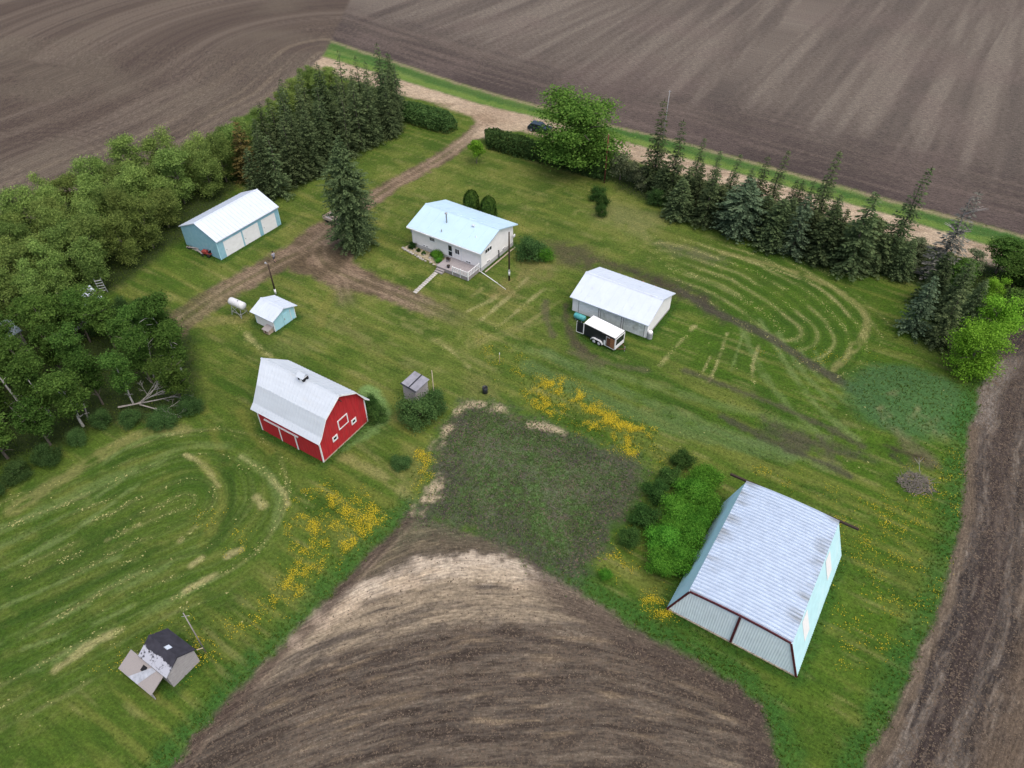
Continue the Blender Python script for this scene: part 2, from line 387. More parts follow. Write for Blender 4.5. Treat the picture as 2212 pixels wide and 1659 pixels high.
# straight passes elsewhere in the yard: along and across the buildings
yaw = R(-33); U = X*math.cos(yaw)+Y*math.sin(yaw); Vv = -X*math.sin(yaw)+Y*math.cos(yaw)
m_yard = (1-m_loop)*(1-m_loop2)
q = vn(Vv*1.3+fbm(U*.1, Vv*.1, 77)*2, U*.08, 78); col = lerp(col, V3(OLV), m_yard*sst(.55, .85, q)*.55)
q = fbm(Vv*.5+9, U*.16, 68, 4); col = lerp(col, V3(S(54,82,26)), sst(.5, .72, q)*.5); col = lerp(col, V3(S(124,122,66)), sst(.46, .3, q)*.40*(.12+.88*m_dry))
q = fbm(X*.9, Y*.9, 69, 3); col = lerp(col, V3(S(128,128,74)), sst(.62, .8, q)*.45*(.35+.65*m_dry))
q = vn(Vv*2.3+3, U*.12, 79); col = lerp(col, V3(LUSH), m_yard*sst(.6, .9, q)*.35)
q = vn(Vv*2.6+9, U*.25, 80); col = lerp(col, V3(DRY), m_yard*sst(.72, .95, q)*.40)
# (points, width m, colour, strength, break-up)
ST = [
 ([(0,1141),(100,1101),(215,1041),(350,996)], 1.3, PALE, 0.6, 0.3),
 ([(0,1313),(125,1261),(210,1221),(260,1201)], 0.5, PALE, 0.75, 0.36),
 ([(0,1231),(150,1161),(280,1056)], 0.45, PALE, 0.7, 0.36),
 ([(50,1206),(210,1111),(300,1046)], 0.5, PALE, 0.7, 0.36),
 ([(230,1166),(300,1133)], 0.4, HAY, 0.8, 0.4),
 ([(50,1401),(200,1351),(320,1291)], 0.5, PALE, 0.7, 0.38),
 ([(75,1446),(210,1386),(280,1346),(380,1291),(465,1246)], 0.8, PALE, 0.6, 0.36),
 ([(375,1293),(415,1268),(465,1241)], 0.6, HAY, 0.95, 0.36),
 ([(390,1168),(415,1146),(432,1128)], 0.5, HAY, 0.9, 0.42),
 ([(400,981),(440,1001),(472,1051)], 0.55, HAY, 0.9, 0.4),
 ([(520,986),(575,1021),(615,1066),(622,1091)], 0.5, HAY, 0.9, 0.42),
 ([(520,986),(575,1021),(600,1056),(605,1101),(590,1141)], 0.9, PALE, 0.6, 0.3),
 ([(492,1203),(515,1188)], 0.7, HAY, 0.95, 0.2),
 ([(415,1221),(436,1205)], 0.6, HAY, 0.9, 0.2),
 ([(552,1071),(568,1091)], 0.8, HAY, 0.9, 0.25),
 ([(120,1446),(165,1416),(200,1386),(260,1361)], 0.7, HAY, 0.8, 0.4),
 ([(30,1101),(130,1036),(230,976),(310,931),(400,928)], 1.6, DRY, 0.6, 0.3),
 ([(150,1061),(240,986),(320,941),(390,936)], 0.5, PALE, 0.8, 0.36),
 ([(0,1181),(90,1141),(200,1081),(270,1031)], 0.5, PALE, 0.7, 0.36),
 ([(60,1351),(165,1301),(300,1236)], 0.4, PALE, 0.6, 0.38),
 ([(0,1351),(130,1296),(280,1221),(360,1171)], 0.9, LUSH, 0.7, 0.25),
 ([(30,1271),(200,1181),(310,1101)], 1.0, LUSH, 0.7, 0.25),
 ([(480,971),(500,1046),(490,1131),(450,1191)], 1.2, LUSH, 0.7, 0.25),
 ([(240,1001),(320,966),(390,966)], 0.9, LUSH, 0.7, 0.25),
 ([(430,986),(475,1046),(480,1111),(440,1171)], 1.0, OLV, 0.6, 0.3),
 ([(0,1391),(150,1326),(350,1231),(425,1181)], 0.6, PALE, 0.6, 0.4),
 ([(1200,690),(1140,700),(1060,730),(1000,755)], 1.2, DRY, .4, .4),
 ([(935,735),(980,760),(1020,800)], .5, HAY, .7, .5), ([(870,700),(960,745),(1080,805)], .8, DRY, .5, .45),
 ([(1140,600),(1090,650),(1040,690)], .6, HAY, .7, .42), ([(1180,620),(1120,670),(1070,710)], .6, HAY, .65, .45), ([(1210,650),(1150,690),(1100,720)], .5, DRY, .6, .4), ([(1100,620),(1060,650),(1010,672)], .6, HAY, .6, .4), ([(1060,610),(1020,640)], .6, DRY, .5, .4),
 ([(1500,705),(1455,755),(1425,790)], .5, HAY, .9, .33), ([(1570,720),(1548,790),(1532,822)], .4, HAY, .75, .42), ([(1605,720),(1580,800)], .4, PALE, .7, .4), ([(1640,742),(1622,800),(1630,830)], .4, HAY, .7, .45), ([(1535,770),(1515,810)], .35, HAY, .7, .4),
 ([(1640,690),(1700,790),(1760,880),(1850,950)], .7, PALE, .75, .3), ([(1680,720),(1730,800),(1800,880)], .7, PALE, .7, .3), ([(1720,740),(1760,810),(1830,880)], .6, PALE, .7, .35), ([(1760,760),(1800,830),(1860,890)], .5, PALE, .6, .35), ([(1600,700),(1640,800),(1720,900),(1790,950)], .8, PALE, .6, .35),
 ([(1870,860),(1890,900),(1960,960)], .5, DRY, .7, .3),
 ([(1560,545),(1640,565),(1760,600),(1850,650),(1880,700),(1850,750),(1800,800)], .9, DRY, .75, .25),
 ([(1600,560),(1700,590),(1790,630),(1840,690)], .35, HAY, .7, .4),
 ([(1140,790),(1260,850),(1400,905),(1560,950),(1700,985)], 2.4, S(92,112,66), .6, .2), ([(1180,760),(1300,830),(1480,900),(1640,960),(1800,1010)], 1.4, S(92,112,68), .55, .25),
 ([(1120,750),(1300,800),(1500,860),(1650,900),(1760,930)], 1.2, PALE, .5, .35),
 ([(560,1440),(520,1380)], .8, LUSH, .5, 0),
 ([(735,985),(800,1010),(850,1045),(895,1085)], 1.1, DRY, .75, .3), ([(770,960),(830,1000),(890,1050)], .6, DRY, .5, .3), ([(690,1000),(760,1050),(840,1090)], 1.2, S(96,104,44), .5, .2),
 ([(795,845),(826,880),(818,915),(775,940),(735,962)], 2.0, S(112,142,84), .95, 0),
 ([(850,910),(880,870),(920,840)], .8, S(122,116,66), .55, .2), ([(585,975),(540,930),(520,890)], .9, S(116,116,54), .5, .25),
 ([(440,880),(450,910),(470,960),(500,1010)], .9, S(112,112,54), .5, .3),
 ([(690,690),(720,700),(760,720),(820,760)], 1.4, S(112,110,66), .5, .3),
 ([(720,630),(700,665),(690,700)], 1.5, S(118,116,60), .5, .2), ([(480,690),(520,700),(540,735),(585,770)], .7, HAY, .6, .4), ([(430,700),(480,690),(520,690)], 2.0, S(124,118,72), .6, .2),
 ([(330,990),(420,960),(500,965)], .8, PALE, .5, .3),
]
for pts, w, c, k, br in ST: col = stroke(col, pts, w, c, k*(.72 if c is PALE else .9), brk=br, soft=min(.4, w*.38), j=min(.5, w*.5))
# worn bare patches
for pts, c, k, sf in [
 ([(1250,560),(1330,565),(1440,600),(1530,640),(1560,690),(1500,650),(1440,640),(1330,575)], S(66,60,50), .95, 1.6),
 ([(1180,520),(1260,530),(1330,570),(1270,585),(1200,570)], S(78,74,54), .85, 1.6),
 ([(1400,520),(1480,530),(1570,560),(1560,570),(1470,555)], S(98,96,74), .6, 1.2),
 ([(1300,430),(1440,470),(1400,520),(1280,470)], S(122,122,78), .6, 2),
 ([(1240,660),(1250,740),(1300,790),(1270,800),(1225,730)], S(86,80,64), .5, .7),
 ([(1640,900),(1760,940),(1880,985),(1800,1000),(1690,960)], S(80,75,62), .8, 1.0),
 ([(1930,950),(2010,990),(2030,1010),(1960,1000)], S(90,82,62), .7, .8),
 ([(1090,600),(1120,600),(1110,640),(1060,640)], S(132,116,76), .5, .9),
 ([(1120,560),(1180,540),(1200,600),(1120,620)], S(122,112,74), .5, .9),
 ([(870,960),(905,960),(930,1010),(900,1080),(860,1010)], S(112,112,62), .6, 1.2),
 ([(1010,800),(1080,820),(1060,870),(1000,860)], S(108,108,62), .5, 1.2),
 ([(560,760),(620,720),(700,740),(640,770)], S(100,108,60), .4, 1.2),
 ([(690,860),(760,850),(850,880),(860,920),(800,990),(760,960)], S(70,92,44), .4, 1.5)]:
    col = lerp(col, V3(c), blob(pts, sf, 1.2)*k*sst(.25, .6, n_c+n_b*.3))
TR = [([(1465,625),(1530,668),(1640,715),(1750,785),(1850,852)], 1.3, S(72,68,58), .85), ([(1850,852),(1900,905),(1960,960),(2010,1000)], 1.6, S(92,88,66), .6),
 ([(1178,650),(1180,690),(1195,725)], .9, S(86,82,62), .75), ([(1222,660),(1226,715),(1250,752),(1285,770)], .9, S(74,68,54), .8),
 ([(1230,760),(1330,790),(1400,800)], .7, S(92,88,66), .6), ([(1480,800),(1600,845),(1750,905),(1860,965)], .8, S(78,76,58), .8), ([(1560,900),(1680,960),(1780,1000),(1840,1030)], .8, S(70,70,54), .85), ([(1640,930),(1760,960),(1890,1000)], .6, S(66,68,50), .6),
 ([(1915,965),(1950,980),(1990,990)], .5, S(56,50,40), .8), ([(1925,985),(1955,1008)], .5, S(58,56,44), .8), ([(1000,1010),(1010,1000)], .1, MUD, 0)]
for pts, w, c, k in TR: col = stroke(col, pts, w, c, k, soft=.35, j=.5)
# rank grass on the mound, strips along the fields, bare shade under the trees
md = np.hypot((X-MOUND.x)/7.4, (Y-MOUND.y)/6.4)+jit*.12
col = lerp(col, lerp(np.repeat(V3(S(66,98,56)), len(X), 0), V3(S(126,122,88)), sst(.62, .85, fbm(X*.5, Y*.5, 91))*.6), sst(1.15, .8, md)*.9)
for e, w in [(south_l, 1.5), (south_r, 1.6), (east_edge, 1.5)]:
    d, _ = pdist(X, Y, e); col = lerp(col, V3(S(52,94,40)), sst(w+1.2, w-.6, d+jit)*.65)
d, _ = pdist(X, Y, garden+[garden[0]]); col = lerp(col, V3(S(58,96,36)), sst(1.4, .2, d+jit)*.4)
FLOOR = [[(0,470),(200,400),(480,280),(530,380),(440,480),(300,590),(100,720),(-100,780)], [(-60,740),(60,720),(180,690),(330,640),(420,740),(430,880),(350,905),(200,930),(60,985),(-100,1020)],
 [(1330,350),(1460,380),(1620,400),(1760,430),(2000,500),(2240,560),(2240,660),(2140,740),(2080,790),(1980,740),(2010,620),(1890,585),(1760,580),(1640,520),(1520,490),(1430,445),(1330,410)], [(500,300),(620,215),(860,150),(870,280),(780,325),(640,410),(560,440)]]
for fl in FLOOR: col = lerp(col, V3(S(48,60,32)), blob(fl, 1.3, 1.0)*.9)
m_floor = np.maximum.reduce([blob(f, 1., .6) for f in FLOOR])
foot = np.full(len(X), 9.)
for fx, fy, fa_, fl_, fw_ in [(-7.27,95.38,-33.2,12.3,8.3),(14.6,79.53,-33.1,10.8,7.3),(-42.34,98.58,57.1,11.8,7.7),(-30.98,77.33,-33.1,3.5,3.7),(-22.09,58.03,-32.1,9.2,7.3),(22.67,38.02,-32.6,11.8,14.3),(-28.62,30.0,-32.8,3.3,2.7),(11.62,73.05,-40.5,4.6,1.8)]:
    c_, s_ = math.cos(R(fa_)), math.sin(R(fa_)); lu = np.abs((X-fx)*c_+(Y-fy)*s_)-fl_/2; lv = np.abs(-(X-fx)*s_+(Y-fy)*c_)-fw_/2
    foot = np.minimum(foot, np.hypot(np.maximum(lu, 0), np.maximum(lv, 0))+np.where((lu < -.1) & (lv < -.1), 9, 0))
col = lerp(col, V3(S(46,80,28)), sst(1.3, .3, foot+jit*.5)*.75)  # dark strip at wall feet: lush unmown grass plus wall shade put into the colour
# dandelion patches (density field, also used to scatter the flowers)
DAND = [([(1140,810),(1230,830),(1300,880),(1400,930),(1440,990),(1400,1000),(1300,965),(1200,900),(1150,880)], 1.0), ([(640,1080),(720,1050),(780,1070),(830,1120),(770,1190),(700,1250),(620,1310),(570,1310),(590,1250),(625,1200)], .6), ([(480,1330),(600,1250),(600,1340),(520,1380)], .12),
 ([(1600,1010),(1760,1050),(1900,1080),(1900,1200),(1830,1200),(1800,1100),(1640,1010)], .12), ([(1830,1150),(1960,1000),(2070,960),(2060,1200),(1980,1380),(1790,1450),(1820,1250)], .10), ([(915,975),(935,970),(930,1040),(905,1075)], 1.0), ([(1380,960),(1440,980),(1430,1020)], .8), ([(1410,1280),(1440,1270),(1435,1335),(1405,1330)], .8), ([(1300,1190),(1345,1150),(1340,1180),(1370,1240),(1300,1230)], .35), ([(1040,740),(1130,770),(1180,830),(1060,810)], .10), ([(230,1430),(420,1330),(500,1380),(420,1450)], .3), ([(430,1120),(560,1100),(520,1200)], .12), ([(1640,760),(1900,760),(1900,800)], .06)]
dand = np.zeros(len(X))
for pts, k in DAND: dand = np.maximum(dand, blob(pts, 1.2, 1.2)*k)
dand_t = dand*sst(.36, .66, fbm(X*.45, Y*.45, 97, 3))*sst(.38, .7, fbm(X*1.5, Y*1.5, 98, 2))
col = lerp(col, V3(S(118,118,34)), np.clip(dand_t*1.3, 0, 1)*.5)

# --- bare ground
soil_n = fbm(X*.35, Y*.35, 101); fine = fbm(X*1.8, Y*1.8, 102, 3)
dcol = lerp(np.repeat(V3(S(122,103,88)), len(X), 0), V3(S(94,80,66)), sst(.35, .7, soil_n))
trk = np.minimum.reduce([np.abs(d_main-.8), np.abs(d_west-.8), np.abs(d_south-.6)])
dcol = lerp(dcol, V3(S(150,130,110)), sst(.5, .1, trk)*.45); dcol = lerp(dcol, V3(S(100,94,66)), sst(.5, .1, np.minimum(d_main, d_west))*sst(.35, .55, n_b)*.6)
dcol = lerp(dcol, V3(S(84,70,58)), sst(.5, .2, np.abs(junction-.55)*2+jx)*.5)
dcol = lerp(dcol, V3(S(156,138,118)), sst(26, 4, a_main)*sst(1.9, .6, np.abs(d_main))*.75)
col = lerp(col, dcol, m_drive*.92)
rd, ra = pdist(X, Y, near_edge)
rcol = lerp(np.repeat(V3(S(172,154,130)), len(X), 0), V3(S(150,132,110)), sst(.35, .7, fbm(X*.15, Y*.5, 111)))
for off in (2.2, 3.6, 5.4): rcol = lerp(rcol, V3(S(190,172,150)), sst(.7, .1, np.abs(rd-off+jx))*.35)
jn = G(1062, 250); rcol = lerp(rcol, V3(S(134,112,92)), sst(9, 2, np.hypot(X-jn.x, Y-jn.y)+jit*3)*.4)
vcol = lerp(np.repeat(V3(S(104,124,66)), len(X), 0), V3(S(66,104,46)), sst(.3, .6, fbm(U*.1, Vv*.7, 121)))
fe, fa = pdist(X, Y, field_edge)
vcol = lerp(vcol, V3(S(62,92,44)), sst(2.2, .6, np.abs(fe-2.6)+jit)*.7); vcol = lerp(vcol, V3(S(148,132,108)), sst(1.6, .2, fe+jit*.8)*.8)
fd, _ = pdist(X, Y, far_edge); vcol = lerp(vcol, V3(S(112,132,62)), sst(1.6, .4, np.abs(fd-1.2)+jit)*.6)
col = lerp(col, vcol, m_verge); col = lerp(col, rcol, m_road)
# ploughed land beyond the road
fcol = lerp(np.repeat(V3(S(88,80,74)), len(X), 0), V3(S(106,98,90)), sst(6, 40, fe+20*(n_a-.5)))
fcol = lerp(fcol, V3(S(76,68,65)), sst(14, 3, fe+jx*4)*.8)
st1 = fbm(fe*.9, fa*.05, 131, 3); fcol = lerp(fcol, V3(S(116,104,96)), sst(.5, .75, st1)*sst(30, 12, fe)*.5); fcol = lerp(fcol, V3(S(74,64,64)), sst(.55, .3, st1)*.35*sst(34, 14, fe))
st2 = fbm(fa*.35+fe*.02, fe*.02, 132, 3); fcol = lerp(fcol, V3(S(128,120,110)), sst(.46, .74, st2)*sst(10, 26, fe)*.55); fcol = lerp(fcol, V3(S(80,74,70)), sst(.5, .28, st2)*sst(12, 26, fe)*.4)
fcol = lerp(fcol, V3(S(112,100,94)), sst(.5, .75, fbm(X*.06, Y*.06, 133))*.35)
fcol = fcol*np.array([[.90,.88,.86]]); col = lerp(col, fcol, m_far)
# west field: headland along the trees, turning arcs further out
we, wa = pdist(X, Y, west_edge); wc = G(-30, 400)
wr = np.hypot(X-wc.x, Y-wc.y)
wcol = lerp(np.repeat(V3(S(90,80,72)), len(X), 0), V3(S(108,98,88)), sst(.4, .7, fbm(we*.25, wa*.02, 141)))
w1 = fbm(we*1.1, wa*.04, 142, 3); wcol = lerp(wcol, V3(S(130,118,100)), sst(.5, .72, w1)*sst(26, 8, we)*.6); wcol = lerp(wcol, V3(S(72,62,58)), sst(.5, .3, w1)*.45)
arc = np.sin(wr*2*math.pi/1.7+jx*2); wcol = lerp(wcol, V3(S(74,64,60)), sst(.3, 1, arc)*sst(30, 24, wr)*sst(12, 16, wr)*.45)
wcol = lerp(wcol, V3(S(108,100,88)), sst(.45, .7, n_a)*.5)
w3 = G(545, 190); wr3 = np.hypot(X-w3.x+4, Y-w3.y-12); wcol = lerp(wcol, V3(S(76,64,62)), sst(.2, 1, np.sin(wr3*2*math.pi/1.9+jx*3))*sst(22, 16, wr3)*.22)
wcol = wcol*np.array([[.90,.88,.86]]); col = lerp(col, wcol, m_west)
# east field: rows along its edge, a pale chaff strip, dark strips
ee, ea = pdist(X, Y, east_edge)
ecol = lerp(np.repeat(V3(S(86,79,73)), len(X), 0), V3(S(64,58,55)), sst(.4, .65, fbm(ee*.5, ea*.03, 151)))
row = vn(ee*2.6, ea*.22, 152)*.65+vn(ee*5, ea*1.2, 153)*.35; ecol = lerp(ecol, V3(S(134,124,112)), sst(.55, .8, row)*.6); ecol = lerp(ecol, V3(S(48,42,40)), sst(.45, .2, row)*.7)
ecol = lerp(ecol, V3(S(118,104,86)), sst(.8, .2, np.abs(ee-.5)+jit*.5)*.6)
cs = G(2140, 820); ecol = lerp(ecol, V3(S(124,116,108)), sst(2.0, .8, pdist(X, Y, smooth(gp([(2115,905),(2125,850),(2165,800),(2260,750)])))[0]+jit)*.8)
ecol = lerp(ecol, V3(S(54,50,50)), sst(4.5, 2.0, pdist(X, Y, gp([(2165,740),(2230,712)]))[0]+jit)*.8)
ecol = lerp(ecol, V3(S(122,106,88)), sst(5, 8, ee+jx*3)*.55)
ecol = lerp(ecol, V3(S(66,56,52)), sst(1.6, .5, np.abs(ee-3.4)+jit*.8)*.6)
ecol = ecol*.9; col = lerp(col, ecol, m_east)
# south stubble: turning arcs
lev = Y.copy()
for _ in range(12):
    xc = -3.8+np.clip(39.8-lev, -4, 14)*.43; Rc = np.clip(18+(39.8-lev)*2.3, 14, 60); lev = .5*lev+.5*np.minimum(Y+(X-xc)**2/(2*Rc), Y+14)
r0 = 39.8
sr = lev + (fbm(X*.12, Y*.12, 161)-.5)*.8; sa = X-.3*Y
scol = lerp(np.repeat(V3(S(114,104,91)), len(X), 0), V3(S(90,82,73)), sst(.4, .65, fbm(sr*.6, sa*.05, 162)))
row = vn(sr*2.6, sa*.3, 163)*.6+vn(sr*5.2, sa*.7, 169)*.4; row2 = fbm(sr*1.6+5, sa*.22, 164, 4)
scol = lerp(scol, V3(S(152,136,112)), sst(.55, .85, row)*.45); scol = lerp(scol, V3(S(70,60,50)), sst(.45, .15, row)*.55)
rel = sr-r0
scol = lerp(scol, V3(S(188,174,154)), sst(1.0, .1, np.abs(rel+.3)-.7+jit*1.3)*.9*sst(.25, .5, row2+.12)*(.45+.55*sst(.35, .6, fbm(X*.2+4, Y*.2, 183))))
scol = lerp(scol, V3(S(160,145,122)), sst(2.2, .6, np.abs(rel+3.0)-1.2+jit*1.3)*.62*sst(.3, .62, row2+.05))
scol = lerp(scol, V3(S(184,166,142)), sst(1., .1, np.abs(rel+1.2)-.4+jit*1.2)*sst(.5, .62, fbm(sa*.15, sr*.4, 166))*.6)
dksoil = sst(-5.4, -6.8, rel+jit*.9); scol = lerp(scol, V3(S(72,64,57)), dksoil*.62*sst(.25, .55, row2))
rw = vn(sr*3.1, sa*.3, 181); scol = lerp(scol, V3(S(46,38,34)), sst(.45, .2, rw)*dksoil*.5); scol = lerp(scol, V3(S(122,111,96)), sst(.6, .8, rw)*dksoil*.45*sst(.35, .6, fbm(sa*.5, sr*2, 182, 3)))
scol = lerp(scol, V3(S(130,114,92)), sst(.62, .85, row)*dksoil*.45)
scol = lerp(scol, V3(S(92,84,68)), sst(.9, 2.0, rel+jit)*.75); scol = lerp(scol, V3(S(78,86,60)), sst(2.0, 4.5, rel+jit)*.6*sst(.3, .55, soil_n)); scol = lerp(scol, V3(S(132,120,96)), sst(.6, .85, row)*sst(.9, 2., rel)*.4); 
sl, _ = pdist(X, Y, south_l); scol = lerp(scol, V3(S(80,68,60)), sst(1.7, .6, sl+jit*.6)*.8); scol = lerp(scol, V3(S(140,124,106)), sst(.62, .9, vn(sl*4.2, _*.3, 167))*sst(1.9, .9, sl)*.5)
for pts in [[(600,1150+138),(640,1318)], [(660,1315),(700,1345)], [(610,1370),(645,1395)]]: scol = stroke(scol, pts, .8, S(158,142,124), .7)
srr, _ = pdist(X, Y, south_r); scol = lerp(scol, V3(S(70,60,54)), sst(3.4, 1.4, srr+jit)*.75)
col = lerp(col, scol, m_south)
gcol = lerp(np.repeat(V3(S(84,82,70)), len(X), 0), V3(S(68,64,58)), sst(.4, .65, fbm(X*.3, Y*.3, 171)))
wd = .35+.65*sst(.38, .66, fbm(X*.45, Y*.45, 172)); gcol = lerp(gcol, V3(S(80,116,58)), wd*sst(.34, .62, fbm(X*1.9, Y*1.9, 174, 3))*.85); gcol = lerp(gcol, V3(S(98,100,84)), sst(.55, .8, fbm(X*1.7, Y*1.7, 173, 3))*.4)
gd, _ = pdist(X, Y, garden+[garden[0]])
up = inside(X, Y, gp([(900,860),(1420,860),(1420,1010),(1320,985),(1100,940),(960,1000)]))
gcol = lerp(gcol, V3(S(66,64,58)), sst(4.2, 1.2, gd+jit*2)*.7)
for pts, w in [([(945,1075),(920,1085),(905,1098)], 1.5), ([(950,1038),(915,1080)], 1.3), ([(940,965),(970,925)], .7), ([(985,888),(1010,874),(1040,872)], .7), ([(1050,872),(1090,888)], 1.0), ([(1145,915),(1180,922),(1215,932)], 1.0)]:
    gcol = stroke(gcol, pts, w, S(180,164,136), .8, soft=.35, j=.9, brk=.42); col = stroke(col, pts, w, S(176,160,132), .8, soft=.35, j=.9, brk=.44)
col = lerp(col, gcol, m_gard*.95)
col = np.clip(col*.90, 0, 1)
soil = np.clip(np.maximum.reduce([m_drive, m_road, m_far, m_west, m_east, m_south, m_gard*.6]), 0, 1)
# grain direction for the fine texture: across / along the furrows or mowing passes
fu = np.where(m_far > .5, fe, np.where(m_west > .5, we, np.where(m_east > .5, ee, np.where(m_south > .5, sr, np.where(m_loop > .5, dl, np.where(m_loop2 > .5, dl2, Vv))))))
fv = np.where(m_far > .5, fa, np.where(m_west > .5, wa, np.where(m_east > .5, ea, np.where(m_south > .5, sa, np.where(m_loop > .5, al, np.where(m_loop2 > .5, al2, U))))))
Z = Z - .05*m_drive + .04*soil*(fine-.5) + .05*np.where(m_south+m_east > .5, row-.5, 0)

gm = bpy.data.materials.new('ground_cover'); gm.use_nodes = True
nt = gm.node_tree; N = nt.nodes; L = nt.links; b = N['Principled BSDF']; b.inputs['Roughness'].default_value = .95; b.inputs['Specular IOR Level'].default_value = .1
ac = N.new('ShaderNodeAttribute'); ac.attribute_name = 'albedo'
au = N.new('ShaderNodeAttribute'); au.attribute_name = 'fu'; av = N.new('ShaderNodeAttribute'); av.attribute_name = 'fv'; asl = N.new('ShaderNodeAttribute'); asl.attribute_name = 'soil'
tc = N.new('ShaderNodeTexCoord')
n1 = N.new('ShaderNodeTexNoise'); n1.inputs['Scale'].default_value = 3.4; n1.inputs['Detail'].default_value = 8; n1.inputs['Roughness'].default_value = .75; L.new(tc.outputs['Object'], n1.inputs['Vector'])
cb = N.new('ShaderNodeCombineXYZ'); mu = N.new('ShaderNodeMath'); mu.operation = 'MULTIPLY'; mu.inputs[1].default_value = 5.5; L.new(au.outputs['Fac'], mu.inputs[0]); L.new(mu.outputs[0], cb.inputs[0])
mv = N.new('ShaderNodeMath'); mv.operation = 'MULTIPLY'; mv.inputs[1].default_value = .8; L.new(av.outputs['Fac'], mv.inputs[0]); L.new(mv.outputs[0], cb.inputs[1])
n2 = N.new('ShaderNodeTexNoise'); n2.inputs['Scale'].default_value = 1; n2.inputs['Detail'].default_value = 4; L.new(cb.outputs[0], n2.inputs['Vector'])
def mrange(src, a, b_, c, d):
    m = N.new('ShaderNodeMapRange'); m.inputs[1].default_value = a; m.inputs[2].default_value = b_; m.inputs[3].default_value = c; m.inputs[4].default_value = d; L.new(src, m.inputs[0]); return m.outputs[0]
v1 = mrange(n1.outputs[0], .3, .7, .5, 1.5); v2 = mrange(n2.outputs[0], .3, .7, .84, 1.16); v3 = mrange(n2.outputs[0], .3, .7, .62, 1.38)
mx = N.new('ShaderNodeMix'); mx.data_type = 'FLOAT'; L.new(asl.outputs['Fac'], mx.inputs[0]); L.new(v2, mx.inputs[2]); L.new(v3, mx.inputs[3])
mm = N.new('ShaderNodeMath'); mm.operation = 'MULTIPLY'; L.new(v1, mm.inputs[0]); L.new(mx.outputs[0], mm.inputs[1])
cm = N.new('ShaderNodeMix'); cm.data_type = 'RGBA'; cm.blend_type = 'MULTIPLY'; cm.inputs[0].default_value = 1; L.new(ac.outputs['Color'], cm.inputs[6]); L.new(mm.outputs[0], cm.inputs[7]); L.new(cm.outputs[2], b.inputs['Base Color'])
bp = N.new('ShaderNodeBump'); bp.inputs['Strength'].default_value = .55; bp.inputs['Distance'].default_value = .12; L.new(mm.outputs[0], bp.inputs['Height']); L.new(bp.outputs[0], b.inputs['Normal'])

reg = np.zeros(len(X), int)
for i, m in enumerate([m_drive, m_gard, m_south, m_east, m_verge, m_road, m_west, m_far]): reg[m > .5] = i+1
NAMES = ['lawn', 'driveway', 'garden_plot', 'stubble_field', 'ploughed_field', 'road_verge', 'gravel_road', 'ploughed_field', 'ploughed_field']
idx = np.arange(NX*NY).reshape(NY, NX)
Q = np.stack([idx[:-1, :-1], idx[:-1, 1:], idx[1:, 1:], idx[1:, :-1]], -1).reshape(-1, 4)
qreg = reg[Q[:, 0]]
P3 = np.stack([X, Y, Z], -1)
def np_mesh(name, verts, faces, k, mat_, smooth_=True):
    me = bpy.data.meshes.new(name); nv, nf = len(verts), len(faces)
    me.vertices.add(nv); me.vertices.foreach_set('co', np.ascontiguousarray(verts, dtype=np.float32).ravel())
    me.loops.add(nf*k); me.loops.foreach_set('vertex_index', np.ascontiguousarray(faces, dtype=np.int32).ravel())
    me.polygons.add(nf); me.polygons.foreach_set('loop_start', np.arange(nf, dtype=np.int32)*k)
    me.update(calc_edges=True)
    if smooth_: me.polygons.foreach_set('use_smooth', np.ones(nf, bool))
    if mat_: me.materials.append(mat_)
    return me
for r in range(len(NAMES)):
    f = Q[qreg == r]
    if not len(f): continue
    u, inv = np.unique(f, return_inverse=True)
    me = np_mesh(NAMES[r], P3[u], inv.reshape(-1, 4), 4, gm)
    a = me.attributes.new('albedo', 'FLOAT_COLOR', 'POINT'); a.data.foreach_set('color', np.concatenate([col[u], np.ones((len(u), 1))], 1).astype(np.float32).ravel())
    for nm, arr in (('fu', fu), ('fv', fv), ('soil', soil)):
        a = me.attributes.new(nm, 'FLOAT', 'POINT'); a.data.foreach_set('value', arr[u].astype(np.float32))
    o = bpy.data.objects.new(NAMES[r], me); COL.objects.link(o); o['kind'] = 'structure'
pm = mat('prairie_soil', S(104,92,80), rough=.95, var=.3, scale=.02, col2=S(92,108,62), dirt=(.006,.5,.6))
o = MB().add([(-4000,-3000,-.6),(4000,-3000,-.6),(4000,5000,-.6),(-4000,5000,-.6)], [(0,1,2,3)]).build('prairie_ground', pm); o['kind'] = 'structure'
#SPLIT
# ------------------------------------------------------------------ buildings
def ribs(m, a, b, c, d, step, w=.05, h=.035, lift=.0):
    """standing ribs from the eave a-b up to the ridge d-c"""
    a, b, c, d = map(Vector, (a, b, c, d)); n = (b-a).cross(d-a).normalized(); L_ = (b-a).length; k = int(L_/step)
    for i in range(1, k):
        t = i/k; e = w/2/L_
        p = [a.lerp(b, t-e), a.lerp(b, t+e), d.lerp(c, t+e), d.lerp(c, t-e)]
        m.slab([q + n*(h+lift) for q in p], h-.002)
def gable_roof(name, mat_, par, Lr, Wr, he, hr, t=.12, step=.6, u0=None, u1=None):
    """two slabs with ribs meeting at a ridge cap"""
    u0 = -Lr/2 if u0 is None else u0; u1 = Lr/2 if u1 is None else u1; w = Wr/2
    m = MB()
    prof = [(-w, he), (0, hr), (w, he), (w, he-t), (0, hr-t*1.05), (-w, he-t)]
    m.prism(prof, u0, u1)
    ribs(m, (u0,-w,he), (u1,-w,he), (u1,0,hr), (u0,0,hr), step); ribs(m, (u1,w,he), (u0,w,he), (u0,0,hr), (u1,0,hr), step)
    m.prism([(-.16, hr-.16*(hr-he)/w+.045), (0, hr+.05), (.16, hr-.16*(hr-he)/w+.045), (0, hr+.01)], u0-.01, u1+.01)
    return m.build(name, mat_, par)
